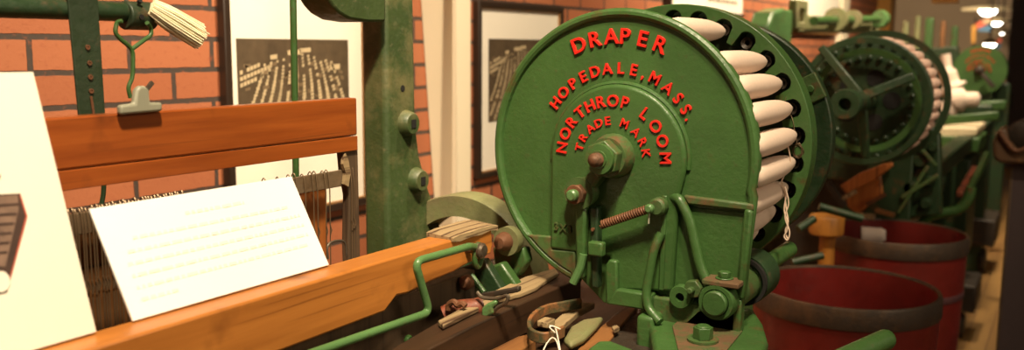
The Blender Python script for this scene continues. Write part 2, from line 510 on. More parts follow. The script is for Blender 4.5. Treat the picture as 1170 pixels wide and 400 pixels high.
MB().box((6.15, WY - .034, 1.455), (7.58, WY - .001, 1.476)).build('frame', FRAME_LIP, t)

# ------------------------------------------------------------------ BATTERY DRUM (near loom)
CX, CY, CZ = 1.23, .566, 1.195
def L(u, v, w=0.0): return Vector((CX - w, CY - u, CZ + v))
def U(x, y, w=0.0):
    p = at(x, y, X=CX - w); return (CY - p.y, p.z - CZ)
def LP(x, y, w=0.0):
    return at(x, y, X=CX - w)
bat = thing('bobbin_battery', (CX, CY, .96), 'large green round bobbin battery, its disc lettered in raised red, nearest the camera', 'loom battery')

# end plate outline: circle, straight right edge, stepped foot
R0 = .2045
arc = [(R0 * math.sin(a), R0 * math.cos(a)) for a in [math.radians(100 - i * 3.0) for i in range(0, 89)]]
# arc runs from right side (100 deg clockwise from top) over the top to lower left
arc = [q for q in arc]
plate_uv = arc + [U(690, 346), U(745, 352), U(845, 346), (R0 * .985, U(868, 220)[1])]
m = MB(); m.prism([L(u, v, 0) for u, v in plate_uv], (.012, 0, 0))
plate = m.build('end_plate', GREEN_FACE, bat, bev=.001)
# rolled rim
rim_uv = [U(846, 338)] + [(R0, U(866, 225)[1])] + arc
m = MB(); m.tube([L(u, v, .001) for u, v in rim_uv], .0072, 10)
m.build('rolled_rim', GREEN, bat)
# skirt behind the rim
m = MB(); oa = [L(u * 1.012, v * 1.012, .0) for u, v in arc]; 
ia = [L(u * .975, v * .975, .0) for u, v in arc]
m.prism([p + Vector((.0015, 0, 0)) for p in oa + ia[::-1]], (.022, 0, 0)); m.build('rim_flange', GREEN, bat)
# arch-shaped raised pad
pc = (.0015, -.006); RP = .108
pad = [(pc[0] + RP * math.sin(math.radians(a)), pc[1] + RP * math.cos(math.radians(a))) for a in range(100, -91, -4)]
vb = U(640, 284)[1]
pad_uv = pad + [(pc[0] - RP, vb), (U(700, 284)[0], vb), (U(700, 330)[0], U(700, 330)[1]), (pc[0] + .095, U(760, 330)[1]), (pc[0] + .1, -.05)]
m = MB(); m.prism([L(u, v, .0) for u, v in pad_uv], (-.011, 0, 0))
m.build('raised_pad', GREEN_FACE, bat, bev=.005, seg=3)
# soft ridge around the pad
m = MB(); m.tube([L(pc[0] + .1095 * math.sin(math.radians(a)), pc[1] + .1095 * math.cos(math.radians(a)), .001) for a in range(95, -100, -5)], .0036, 8)
m.build('pad_ridge', GREEN, bat)
# stepped lower left of the plate
ca = [(.2 * math.sin(math.radians(a)), .2 * math.cos(math.radians(a))) for a in range(-207, -120, 6)]
st = [U(602, 267), U(633, 269), U(634, 284), U(657, 286), U(657, 320)]
inn = [(r * .199 / .2, q * .199 / .2) for r, q in ca]
lowleft = [q for q in ca if q[1] < U(602, 267)[1] and q[0] < U(655, 320)[0]]
lowleft.sort(key=lambda q: q[0], reverse=True)
m = MB(); m.prism([L(u, v, .0) for u, v in ([U(602, 267), U(634, 269), U(634, 284), U(660, 286)] + [U(660, 320)] + lowleft)], (-.009, 0, 0))
m.build('step_casting', GREEN_DUSTY, bat, bev=.003)

# raised lettering
CH = {}
def glyph(ch):
    if ch in CH: return CH[ch]
    cu = bpy.data.curves.new('tmp', 'FONT'); cu.body = ch; cu.size = 1; cu.offset = .017; cu.extrude = .0; cu.resolution_u = 4
    o = bpy.data.objects.new('tmp', cu); COL.objects.link(o)
    dg = bpy.context.evaluated_depsgraph_get(); me = o.evaluated_get(dg).to_mesh()
    vs = [v.co.copy() for v in me.vertices]; fs = [tuple(p.vertices) for p in me.polygons]
    o.evaluated_get(dg).to_mesh_clear()
    bpy.data.objects.remove(o); bpy.data.curves.remove(cu)
    # weld duplicates
    key = {}; mp = []; nv = []
    for v in vs:
        k = (round(v.x, 4), round(v.y, 4))
        if k not in key: key[k] = len(nv); nv.append(v)
        mp.append(key[k])
    fs = [tuple(dict.fromkeys(mp[i] for i in f)) for f in fs]; fs = [f for f in fs if len(f) > 2]
    CH[ch] = (nv, fs); return CH[ch]
def cap():
    vs, _ = glyph('H'); return min(v.y for v in vs), max(v.y for v in vs)
Y0, Y1 = cap()
def put(mb, ch, place, h, depth, wid=1.0):
    """place(x, y, d) -> world; letter scaled to cap height h, centred"""
    vs, fs = glyph(ch); s = h / (Y1 - Y0)
    xm = (min(v.x for v in vs) + max(v.x for v in vs)) / 2; ym = (Y0 + Y1) / 2
    A = [mb.v(place((v.x - xm) * s * wid, (v.y - ym) * s, 0)) for v in vs]
    # front slightly pulled in for a bevelled cast look
    cx = 0
    B = [mb.v(place((v.x - xm) * s * wid, (v.y - ym) * s, depth)) for v in vs]
    ed = {}
    for f in fs:
        mb.f([B[i] for i in f])
        for i in range(len(f)):
            e = (f[i], f[(i + 1) % len(f)])
            if (e[1], e[0]) in ed: del ed[(e[1], e[0])]
            else: ed[e] = 1
    for a, b2 in ed: mb.f([A[a], A[b2], B[b2], B[a]])
def arc_text(name, txt, angs, R, h, w, parent, Lf, c=(0, 0), depth=.004, wid=1.0, bev=.0007):
    m = MB()
    for ch, a in zip(txt, angs):
        a = math.radians(a)
        def pl(x, y, d, a=a, ch=ch):
            if ch in ',.': y += 0
            u = c[0] + (R + y) * math.sin(a) + x * math.cos(a); v = c[1] + (R + y) * math.cos(a) - x * math.sin(a)
            return Lf(u, v, w + d)
        put(m, ch, pl, h, depth, wid)
    return m.build(name, RED, parent, bev=bev, seg=2, ang=50)
TX = [('DRAPER', [-22.3, -12.9, -4.2, 3.3, 12.6, 22.1], .1715, .0225, .0, .004, 1.06),
      ('HOPEDALE,MASS.', [-55.5, -46, -36.2, -27, -17.6, -8.4, 1.8, 11.2, 18.3, 26.9, 38, 47.6, 56.4, 62.6], .1255, .0165, .0, .0035, 1.0),
      ('NORTHROPLOOM', [-83, -67.8, -53.2, -39.6, -26.4, -13.2, 0, 13.4, 37.4, 53.6, 69.5, 86.5], .0835, .0170, .011, .003, 1.0),
      ('TRADEMARK', [-77, -59.5, -41, -24, -8.2, 20.6, 43, 62, 79.5], .0545, .0125, .011, .0028, 1.05)]
def lettering(parent, Lf):
    for txt, an, R, h, w, d, wd in TX:
        c = (0, 0) if w == 0 else (-.003, -.005)
        arc_text('raised_lettering', txt, an, R, h, w, parent, Lf, c, d, wd)
lettering(bat, L)
# small cast marks low on the pad
m = MB()
for ch, x, y in (('3', 640, 257), ('X', 648, 259), ('3', 655, 261)):
    p0 = U(x, y)
    put(m, ch, lambda a, b_, d, p0=p0: L(p0[0] + a, p0[1] + b_, .011 + d), .012, .003)
m.build('cast_mark', GREEN_DUSTY, bat)

# hub: collar, round flange, hex nut, threaded stud
def hexnut(mb, c, d, af, h, rot=0.0): mb.cyl(c, Vector(c) + Vector(d) * h, af / math.sqrt(3), n=6, rot=rot)
DX = Vector((-1, 0, 0))
m = MB(); m.lathe([(.0, .0), (.033, .0), (.033, .010), (.030, .020), (.0285, .027), (0, .027)], L(0, -.002, .009), DX); m.build('hub_collar', GREEN_DUSTY, bat)
m = MB(); hexnut(m, L(0, -.002, .036), DX, .047, .020, rot=.35); m.build('hub_nut', GREEN_DUSTY, bat, bev=.002)
m = MB(); m.lathe([(0, 0), (.0215, 0), (.0225, .003), (.0215, .007), (.013, .008), (.0125, .010), (.0, .010)], L(0, -.002, .0557), DX); m.build('hub_washer', GREEN, bat)
m = MB(); prof = [(0, 0)]
for k in range(7): prof += [(.0100, .001 + k * .0018), (.0085, .0019 + k * .0018)]
prof += [(.0085, .0145), (.0055, .0165), (.0, .020)]
m.lathe(prof, L(0, -.002, .0655), DX, 24); m.build('hub_stud', RUST, bat, ang=60)
# second stud lower left
su, sv = -.045, -.0585
m = MB(); m.lathe([(0, 0), (.022, 0), (.022, .020), (.024, .021), (.024, .028), (0, .028)], L(su, sv, .008), DX); m.build('stud_flange', GREEN_DUSTY, bat)
m = MB(); hexnut(m, L(su, sv, .036), DX, .026, .012, .2); m.lathe([(0, .011), (.0145, .011), (.0145, .014), (0, .014)], L(su, sv, .036), DX); m.build('stud_nut', RUST, bat, bev=.0015)
m = MB(); m.lathe([(0, 0), (.0085, 0), (.0085, .010), (.006, .0125), (0, .013)], L(su, sv, .049), DX); m.build('stud_tip', GREEN_LIGHT, bat)
# bridge between the hub and the stud
m = MB(); m.bar(L(-.004, -.012, .018), L(su, sv, .018), .02, .036, .02, .034, up=(1, 0, 0)); m.build('link_casting', GREEN_DUSTY, bat, bev=.004)
# hanging lever with bent finger
m = MB()
a0, a1 = U(664, 236, .03), U(663, 318, .03)
m.bar(L(*a0, .026), L(*a1, .026), .018, .016, .014, .012, up=(1, 0, 0))
m.build('lever', GREEN, bat, bev=.004)
m = MB(); m.tube(smooth_path([L(*U(668, 290, .03), .034), L(*U(665, 306, .03), .036), L(*U(658, 322, .03), .04)], .012), .0062, 10, rs=None); m.build('lever_finger', GREEN_LIGHT, bat)
m = MB(); m.bar(L(*U(681, 236, .02), .02), L(*U(682, 328, .02), .02), .013, .018, .012, .016, up=(1, 0, 0)); m.build('lever', GREEN_DARK, bat, bev=.003)
m = MB(); m.box(L(*U(676, 290, .03), .03), L(*U(693, 276, .03), .045)); m.build('latch_block', GREEN, bat, bev=.003)
m = MB(); m.cyl(L(*U(678, 262, .03), .03), L(*U(678, 262, .03), .0335), .0026, n=12); m.build('rivet', RUST, bat)
# hooked tab and lower ledge
m = MB(); q = [U(693, 346, .016), U(707, 348, .016), U(706, 298, .016), U(697, 296, .016), U(693, 302, .016)]
m.prism([L(u, v, .0) for u, v in q], (-.020, 0, 0)); m.build('hooked_tab', GREEN, bat, bev=.003)
m = MB(); q = [U(693, 347, .02), U(745, 355, .02), U(745, 336, .02), U(705, 330, .02)]
m.prism([L(u, v, .0) for u, v in q], (-.024, 0, 0)); m.build('lower_ledge', GREEN, bat, bev=.003)
# coil spring
s0, s1 = L(*U(687, 257, .035), .035), L(*U(743, 238, .035), .035)
d, a, bb = basis(s1 - s0); Ls = (s1 - s0).length; pts = []
NT = 21
for k in range(NT * 12 + 1):
    t = k / (NT * 12); an = 2 * PI * NT * t
    pts.append(s0 + d * (Ls * t) + (a * math.cos(an) + bb * math.sin(an)) * .0052)
m = MB(); m.tube(pts, .00165, 6); m.cyl(s0 + d * .002, s1 - d * .001, .0042, n=14); m.build('coil_spring', RUST, bat)
e = L(*U(752, 236, .02), .012)
m = MB(); m.lathe([(0, 0), (.013, 0), (.013, .014), (.010, .018), (0, .018)], e, DX); m.build('spring_post', GREEN_DUSTY, bat)
m = MB(); m.lathe([(0, 0), (.0065, 0), (.0065, .006), (.004, .009), (0, .009)], s1, DX); m.build('spring_eye', GREEN_LIGHT, bat)
m = MB(); m.tube([s1 + Vector((-.002, 0, -.004)), s1 + Vector((-.002, .001, -.018)), s1 + Vector((-.002, .001, -.022))], .0013, 6); m.build('spring_tail', CLIP, bat)
# long bent green rod at the centre
m = MB(); m.tube(smooth_path([L(*U(752, 268, .03), .018), L(*U(746, 285, .03), .026), L(*U(738, 335, .03), .03), L(*U(741, 352, .03), .032), L(*U(757, 366, .03), .04)], .014), .0064, 12); m.build('bent_rod', GREEN_LIGHT if False else GREEN, bat)
# web: vertical rib left of the bent rib, recessed field, horizontal ledge, bent rib
m = MB(); m.bar(L(*U(763, 222), .006), L(*U(759, 330), .006), .008, .016, up=(1, 0, 0)); m.build('web_rib', GREEN, bat, bev=.002)
m = MB(); m.tube(smooth_path([L(*U(766, 226, .012), .004), L(*U(776, 227, .012), .012), L(*U(788, 250, .012), .013), L(*U(800, 305, .012), .013), L(*U(812, 330, .012), .013)], .018), .0072, 12); m.build('bent_rib', GREEN, bat)
m = MB(); m.prism([L(u, v, 0) for u, v in (U(783, 222), U(863, 232), U(863, 241), U(788, 233))], (-.010, 0, 0)); m.build('horizontal_ledge', GREEN_DUSTY, bat, bev=.003)
m = MB(); q = [U(786, 236), U(853, 243), U(846, 320), U(806, 318)]
m.prism([L(u, v, 0) for u, v in q], (-.002, 0, 0)); m.build('recessed_panel', GREEN_FACE, bat, bev=.001)
m = MB(); m.bar(L(*U(858, 238), .004), L(*U(848, 340), .004), .012, .018, up=(1, 0, 0)); m.build('edge_rib', GREEN, bat, bev=.004)
# shelf with small hex bolt
m = MB(); z = L(*U(828, 316, .02)).z
pu0, pu1 = U(806, 316, .02)[0], U(848, 316, .02)[0]
m.box((CX - .036, CY - pu1, z - .012), (CX + .002, CY - pu0, z - .004)); m.build('bolt_shelf', DUST, bat, bev=.002)
m = MB(); c = Vector((CX - .016, CY - (pu0 + pu1) / 2, z - .004)); m.lathe([(0, 0), (.0125, 0), (.0125, .002), (0, .002)], c, (0, 0, 1), 20); hexnut(m, c + Vector((0, 0, .002)), (0, 0, 1), .016, .008, .3); m.build('shelf_bolt', GREEN, bat, bev=.001)
# pivot boss and its shaft running back along the drum
bc = L(*U(819, 345, .03), .0)
m = MB(); m.lathe([(0, 0), (.025, 0), (.0262, .004), (.0262, .03), (.024, .036), (.019, .036), (.019, .031), (0, .031)], bc, DX, 40); m.build('pivot_boss', GREEN, bat)
m = MB(); m.lathe([(0, 0), (.0175, 0), (.0175, .010), (.0155, .0125), (0, .0125)], bc + DX * .031, DX, 32); m.build('pivot_bolt', GREEN, bat)
m = MB(); m.cyl(bc, bc + Vector((.10, 0, 0)), .0255, n=36); m.build('pivot_barrel', GREEN_DUSTY, bat, bev=.003)
m = MB(); m.lathe([(0, 0), (.036, 0), (.038, .004), (.038, .055), (.034, .060), (0, .060)], bc + Vector((.095, 0, .004)), (1, 0, 0), 36); m.build('shaft_collar', GREEN_DARK, bat)
m = MB(); m.lathe([(.031, 0), (.036, 0), (.036, .008), (.031, .008)], bc + Vector((.083, 0, .003)), (1, 0, 0), 36, closed=True); m.build('rubber_ring', HOLE, bat)
p0 = bc + Vector((.15, .0, .006)); 
m = MB(); m.cyl(p0, at(903, 284, X=1.52), .0135, .0135, 24); m.build('shaft_end', GREEN, bat, bev=.004)
# eye and threaded nut
m = MB(); ec = L(*U(775, 341, .03), .012); m.lathe([(.0065, 0), (.017, 0), (.017, .010), (.0155, .0125), (.0065, .0125)], ec, DX, 32, closed=True); m.build('eye_lug', GREEN, bat)
m = MB(); m.cyl(ec - DX * .006, ec + DX * .002, .0068, n=20); m.build('eye_hole', HOLE, bat)
m = MB(); ec = L(*U(789, 332, .03), .012); hexnut(m, ec, DX, .024, .012, .2); m.cyl(ec + DX * .012, ec + DX * .024, .005, .0045, 14); m.build('lug_nut', GREEN_DUSTY, bat, bev=.0015)
# foot casting bolted to the loom
zt = .958
m = MB()
f_ = [at(742, 372, Z=zt), at(760, 362, Z=zt), at(860, 350, Z=zt), at(872, 368, Z=zt), at(878, 388, Z=zt), at(868, 412, Z=zt), at(750, 412, Z=zt)]
f_ = [Vector(p) for p in f_]
m.prism(f_, (0, 0, -.05)); m.build('foot_casting', GREEN, bat, bev=.008, seg=3)
m = MB(); f2 = [at(768, 374, Z=zt), at(782, 362, Z=zt), at(842, 358, Z=zt), at(848, 380, Z=zt), at(830, 402, Z=zt), at(775, 402, Z=zt)]
m.prism(f2, (0, 0, .0025)); m.build('dust_patch', DUST, bat, bev=.001)
m = MB(); g0 = at(752, 366, Z=zt); m.box((g0.x - .03, g0.y - .006, zt - .04), (g0.x + .04, g0.y + .022, zt + .012)); m.build('foot_lug', GREEN, bat, bev=.006, seg=3)
m = MB(); c = at(803, 389, Z=zt + .003); m.lathe([(0, 0), (.021, 0), (.021, .003), (0, .003)], c, (0, 0, 1), 28); m.build('bolt_washer', GREEN_DUSTY, bat)
m = MB(); hexnut(m, c + Vector((0, 0, .003)), (0, 0, 1), .0235, .016, .5); m.lathe([(.0, .016), (.0105, .016), (.008, .018), (0, .0182)], c + Vector((0, 0, .003)), (0, 0, 1), 20); m.build('foot_bolt', GREEN, bat, bev=.001)
m = MB(); m.prism([L(*U(800, 352), -.008), L(*U(850, 340), -.008), Vector((CX + .008, CY - U(850, 340)[0], zt - .02)), Vector((CX + .008, CY - U(800, 352)[0] + .04, zt - .02))], (-.02, 0, 0)); m.build('foot_web', GREEN, bat, bev=.003)
m = MB(); m.box((CX - .012, .375, zt - .02), (CX + .012, .52, .992)); m.build('foot_wall', GREEN_DUSTY, bat, bev=.004)

# the drum behind: axle, pocketed holder disc, outer hoop
m = MB(); m.cyl((CX + .01, CY, CZ), (1.72, CY, CZ), .045, n=32); m.build('axle', GREEN_DARK, bat)
XH = 1.462
NP = 29; A0 = 47.4; PITCH = 360.0 / NP
m = MB(); outer = []; inner = []; RT_ = .2035
for k in range(NP * 16):
    ph = (k % 16) / 16.0
    th = math.radians(A0 + (k / 16.0 - .5) * PITCH)
    dd = abs(ph - .5) * math.radians(PITCH) * RT_
    hw = .0160
    ri = .183 if dd >= hw else RT_ - .003 + math.sqrt(hw ** 2 - dd ** 2)
    outer.append((.2265 * math.sin(th), .2265 * math.cos(th))); inner.append((ri * math.sin(th), ri * math.cos(th)))
P3 = [Vector((XH - .008, CY - u, CZ + v)) for u, v in outer]
I3 = [Vector((XH - .008, CY - u, CZ + v)) for u, v in inner]
m.ringprism(P3, I3, (.036, 0, 0)); m.build('pocketed_disc', GREEN, bat, bev=.003, seg=3)
m = MB(); m.lathe([(.04, 0), (.205, 0), (.215, .004), (.215, .012), (.04, .012)], (XH + .028, CY, CZ), (1, 0, 0), 72, closed=True); m.build('backing_disc', GREEN_DARK, bat)
# little spring cups that hold each bobbin tip
cup = None
for k in range(NP):
    th = math.radians(A0 + k * PITCH)
    c = Vector((XH + .006, CY - .199 * math.sin(th), CZ + .199 * math.cos(th)))
    if cup is None:
        m = MB(); m.lathe([(.004, 0), (.0095, -.004), (.0095, .02), (.004, .02)], c, (1, 0, 0), 12, closed=True)
        cup = m.build('tip_cup', DARK_IRON, bat); cup0 = c
    else:
        o_ = cup.copy(); COL.objects.link(o_); o_.parent = bat; o_.location = c - cup0
HC = (.566, 1.188); HXX = 1.66
ho = [(.213 * math.sin(math.radians(a)), .213 * math.cos(math.radians(a))) for a in range(0, 360, 4)]
hi_ = [(.180 * math.sin(math.radians(a)), .180 * math.cos(math.radians(a))) for a in range(0, 360, 4)]
m = MB(); m.ringprism([Vector((HXX, HC[0] - u, HC[1] + v)) for u, v in ho], [Vector((HXX, HC[0] - u, HC[1] + v)) for u, v in hi_], (.03, 0, 0)); m.build('outer_hoop', GREEN_DARK, bat, bev=.003)
m = MB()
for a in (20, 140, 260):
    a = math.radians(a); m.bar((HXX + .015, HC[0], HC[1]), (HXX + .015, HC[0] - .19 * math.sin(a), HC[1] + .19 * math.cos(a)), .03, .02, up=(1, 0, 0))
m.build('hoop_spokes', GREEN_DARK, bat, bev=.003)
ja = math.radians(62)
rotj = Matrix.Rotation(ja, 3, 'X')
jc = Vector((HXX - .003, HC[0] - .196 * math.sin(ja), HC[1] + .196 * math.cos(ja)))
m = MB(); m.box(jc + Vector((-.003, -.024, -.018)), jc + Vector((.006, .024, .018)), Matrix.Rotation(ja, 3, 'X'), jc); m.build('hoop_joint', GREEN_DUSTY, bat, bev=.002)
m = MB(); hexnut(m, jc + DX * .003, DX, .012, .006); m.build('joint_bolt', GREEN, bat, bev=.001)
for a in (150, 200, 20, 320):
    pass

# bobbins
def make_bobbin(loc, yarn):
    t = thing('bobbin', loc, 'x', 'bobbin', 'white yarn bobbins held in the near battery drum')
    m = MB(); o = Vector(loc)
    prof = [(0, -.004), (.0125, -.004), (.0160, .004), (.0176, .02), (.0181, .06), (.0181, .105), (.0174, .130), (.0159, .155), (.0138, .176), (.0110, .196), (.0075, .212), (.0044, .223), (0, .223)]
    m.lathe(prof, o, (1, 0, 0), 28); m.build('yarn_winding', yarn, t)
    m = MB(); m.lathe([(0, .222), (.0046, .222), (.0040, .236), (.002, .240), (0, .240)], o, (1, 0, 0), 14); m.build('wooden_tip', WOOD_MID, t)
    return t
RB = .1955
angs = [96 + 0 - 12 * k for k in range(0, 16)]   # degrees from +... measured clockwise from the top below
first = None; bobs = []
for k in (-2, 0, 1, 2, 3, 4, 5, 6, 7, 8):
    a = math.radians(A0 - .5 + PITCH * k)
    loc = Vector((CX + .018, CY - RB * math.sin(a), CZ + RB * math.cos(a)))
    if first is None: first = make_bobbin(loc, YARN); bobs.append((k, first))
    else: bobs.append((k, dup(first, loc)))
ords = ['topmost', 'second', 'third', 'fourth', 'fifth', 'sixth', 'seventh', 'eighth', 'ninth', 'tenth', 'eleventh', 'twelfth', 'thirteenth', 'fourteenth']
for i, (k, o) in enumerate(bobs):
    o['label'] = 'white yarn bobbin in the near green drum, %s clockwise from the top' % ords[i]
# loose thread hanging from the bobbins
m = MB()
p = [at(893, 165, X=1.40), at(896, 186, X=1.41), at(886, 206, X=1.40), at(891, 220, X=1.405), at(889, 238, X=1.405), at(893, 252, X=1.405), at(892, 262, X=1.405), at(889, 268, X=1.405), at(893, 272, X=1.405), at(895, 262, X=1.405), at(890, 246, X=1.405), at(894, 230, X=1.405), at(890, 212, X=1.40)]
p = [q + Vector((-.01, -.012, 0)) for q in p]
m.tube(catmull(p, 8), .0011, 6)
p2 = [q + Vector((.002, .003 * math.sin(i * 2.1), .001)) for i, q in enumerate(p[2:9])]
m.tube(catmull(p2, 8), .0011, 6)
tag(m.build('loose_thread', THREAD), 'loose white thread dangling from the lower bobbins beside the green plate', 'thread')
m = MB(); pts = []
tc = at(912, 172, X=1.455); rnd = random.Random(3)
for k in range(60):
    a = k * 1.1; pts.append(tc + Vector((rnd.uniform(-.004, .002), .010 * math.cos(a) * rnd.uniform(.5, 1), .013 * math.sin(a) * rnd.uniform(.5, 1))))
m.tube(catmull(pts, 4), .0005, 4)
m.tube(catmull([at(899, 108, X=1.455), at(897, 120, X=1.452), at(905, 135, X=1.452), at(908, 150, X=1.452), at(911, 166, X=1.452)], 6), .0005, 4)
tag(m.build('thread_tangle', HEDDLE), 'small dark tangle of thread caught on the holder disc by the sixth bobbin', 'thread')

# ------------------------------------------------------------------ NEAR LOOM
loom = thing('power_loom', (1.1, .8, 0), 'green power loom frame with wooden breast beam, nearest the camera', 'loom')
# upright side arch
PY = .975
poly = [(1.20, 0), (1.46, 0), (1.42, .85), (1.352, 1.03), (1.318, 1.10), (1.293, 1.16), (1.283, 1.22), (1.279, 1.50), (1.279, 2.0), (1.20, 2.0)]
m = MB(); m.prism([(x, PY, z) for x, z in poly], (0, .053, 0)); m.build('side_upright', GREEN_POST, loom, bev=.009, seg=3)
def boss(x, y):
    c = at(x, y, Y=PY)
    m = MB(); m.lathe([(0, 0), (.024, 0), (.022, .006), (.019, .016), (.017, .018), (0, .018)], c + Vector((0, .002, 0)), (0, -1, 0), 28)
    o = m.build('boss', GREEN_POST, loom)
    cc = c + Vector((0, -.0165, 0))
    m = MB(); m.box(cc + Vector((-.0062, -.0008, -.0072)), cc + Vector((.0062, .0, .0072))); m.build('square_hole', HOLE, o)
boss(464, 141); boss(475, 206)
c = at(460, 101, Y=PY); m = MB(); m.cyl(c + Vector((0, .001, 0)), c + Vector((0, -.0008, 0)), .0055, n=20); m.build('drilled_hole', HOLE, loom)
# bracket arm to the left of the upright
AY = .955
pts = [at(372, -8, Y=AY), at(380, 6, Y=AY), at(388, 15, Y=AY), at(400, 22, Y=AY), at(420, 25, Y=AY), at(441, 25, Y=AY), at(441, -30, Y=AY), at(372, -30, Y=AY)]
m = MB(); m.prism([Vector((p.x, AY, p.z)) for p in pts], (0, .06, 0)); m.build('bracket_arm', GREEN_POST, loom, bev=.004)

# breast beam with broken, weathered end
ZB = 1.078; BY0, BY1 = .742, .785
m = MB(); y0, y1 = BY0, BY1
m.prism([(.30, y0, 1.008), (.905, y0, 1.008), (.93, y0, 1.0235), (.955, y0, 1.021), (1.0, y0, 1.026), (1.06, y0, 1.028), (1.10, y0, 1.033), (1.16, y0, 1.036), (1.166, y0, 1.050), (1.162, y0, ZB - .002), (.30, y0, ZB)], (0, y1 - y0, 0))
bb_ = m.build('breast_beam', WOOD_LAY, loom, bev=.003)
m = MB()
xs = [1.055, 1.075, 1.10, 1.13, 1.155, 1.172]
top = [ZB + .001, ZB + .003, ZB + .0035, ZB + .0035, ZB + .003, ZB + .001]
A = [(x, y0 - .0035 + .002 * math.sin(i * 2.3), z) for i, (x, z) in enumerate(zip(xs, top))]; B = [(x, y1 + .001, z + .004) for x, z in zip(xs, top)]
va = [m.v(p) for p in A]; vb_ = [m.v(p) for p in B]; vc = [m.v((p[0], p[1], ZB - .004 - .003 * (i % 2))) for i, p in enumerate(A)]; vd = [m.v((p[0], p[1], ZB - .004)) for p in B]
for i in range(len(xs) - 1):
    m.f([va[i], va[i + 1], vb_[i + 1], vb_[i]]); m.f([vc[i], va[i], va[i + 1], vc[i + 1]][::-1]); m.f([vb_[i], vb_[i + 1], vd[i + 1], vd[i]]); m.f([vc[i], vc[i + 1], vd[i + 1], vd[i]])
m.f([va[0], vb_[0], vd[0], vc[0]]); m.f([va[-1], vc[-1], vd[-1], vb_[-1]])
m.build('worn_end_cap', WOOD_WORN, loom)
# dark front board under the beam
m = MB(); m.box((.30, .770, .70), (1.16, .795, 1.008)); m.build('front_board', WOOD_STILE, loom, bev=.003)
c = at(465, 388, Y=.77); m = MB(); m.lathe([(0, 0), (.007, 0), (.007, .004), (.005, .006), (0, .006)], c, (0, -1, 0), 16); m.build('board_bolt', GREEN, loom)
# bent green rod hooked on the beam
ry = .722
rp = [at(330, 413, Y=ry), at(491, 357, Y=ry), at(474, 299, Y=ry), at(538, 281, Y=ry), at(546, 284, Y=ry)]
m = MB(); m.tube(smooth_path(rp, .016, 8), .0055, 14); m.build('bent_rod', GREEN_LIGHT, loom)
c = at(546, 289, Y=ry)
m = MB(); ring = [c + Vector((.009 * math.cos(a), .0, .0165 * math.sin(a) - .004)) for a in [2 * PI * k / 28 for k in range(28)]]
m.tube(ring, .0042, 10, closed=True); m.build('rod_eye', GREEN, loom)
m = MB(); m.lathe([(0, -.03), (.006, -.03), (.006, 0), (.0115, 0), (.0115, .004), (.0085, .0075), (0, .009)], c + Vector((0, -.004, .004)), (0, -1, 0), 24); m.build('rod_bolt', STEEL, loom)

# flywheel behind the beam
WX, WYc, WZ = 1.31, .905, .935; WR = .155
m = MB(); m.lathe([(WR, 0), (WR + .002, .004), (WR + .002, .052), (WR, .056), (WR - .036, .056), (WR - .036, 0)], (WX, WYc, WZ), (1, 0, 0), 72, closed=True); m.build('flywheel_rim', OLIVE, loom)
m = MB()
for k in range(5):
    a = 2 * PI * k / 5 + .5
    m.bar((WX + .028, WYc, WZ), (WX + .028, WYc + .122 * math.cos(a), WZ + .122 * math.sin(a)), .022, .026, .018, .02, up=(1, 0, 0))
m.cyl((WX - .01, WYc, WZ), (WX + .07, WYc, WZ), .035, n=28); m.build('flywheel_spokes', GREEN_DARK, loom, bev=.002)
m = MB(); m.cyl((WX - .05, WYc, WZ), (WX + .35, WYc, WZ), .016, n=20); m.build('crankshaft', STEEL, loom)
# bearing lug with nut, and its arms
c = at(581, 275, X=1.215)
m = MB(); m.lathe([(0, 0), (.021, 0), (.023, .004), (.023, .02), (0, .02)], c + Vector((.012, 0, 0)), DX, 28); m.build('bearing_lug', OLIVE, loom)
m = MB(); m.lathe([(0, 0), (.0155, 0), (.0135, .01), (.009, .018), (0, .020)], c + Vector((-.008, .002, 0)), DX, 20); m.build('bearing_bolt', RUST, loom)
m = MB(); m.prism([at(562, 282, X=1.225), at(598, 283, X=1.225), at(602, 300, X=1.225), at(590, 318, X=1.225), at(566, 312, X=1.225)], (.022, 0, 0)); m.build('bearing_bracket', GREEN, loom, bev=.004)
m = MB(); m.prism([at(556, 306, X=1.19), at(572, 300, X=1.19), at(600, 340, X=1.19), at(570, 345, X=1.19)], (.02, 0, 0)); m.build('bearing_bracket', GREEN, loom, bev=.004)
m = MB(); m.prism([at(520, 308, X=1.16), at(552, 296, X=1.16), at(582, 346, X=1.16), at(545, 350, X=1.16)], (.018, 0, 0)); m.build('frame_arm', GREEN_DARK, loom, bev=.003)
m = MB(); m.tube([at(538, 314, X=1.13), at(553, 334, X=1.13)], .0045, 10); m.build('small_rod', GREEN_LIGHT, loom)
m = MB(); c = at(535, 322, X=1.12); m.lathe([(0, 0), (.011, 0), (.011, .01), (.006, .014), (0, .014)], c, DX, 16); m.build('frame_bolt', RUST, loom)
# pale worn shuttle box plank and its dark side
def plank(pts, zt, th, mat, name, bev=.002):
    m = MB(); P = [at(x, y, Z=zt) for x, y in pts]
    m.prism(P, (0, 0, -th)); return m.build(name, mat, loom, bev=bev)
pl_top = [(500, 366), (530, 350), (560, 334), (600, 316), (634, 306), (638, 311), (626, 318), (612, 328), (594, 335), (570, 341), (540, 354), (506, 371)]
plank(pl_top, .985, .008, WOOD_WORN, 'worn_plank')
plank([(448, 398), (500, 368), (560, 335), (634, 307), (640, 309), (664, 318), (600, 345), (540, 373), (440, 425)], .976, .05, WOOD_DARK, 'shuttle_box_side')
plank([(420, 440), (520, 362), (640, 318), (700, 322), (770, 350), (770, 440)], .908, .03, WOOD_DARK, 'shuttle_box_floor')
plank([(470, 440), (560, 400), (592, 384), (606, 381), (612, 388), (560, 425)], .935, .03, WOOD_MID, 'side_batten')
plank([(640, 420), (678, 380), (716, 348), (728, 350), (704, 380), (668, 420)], .930, .02, WOOD_MID, 'orange_batten')
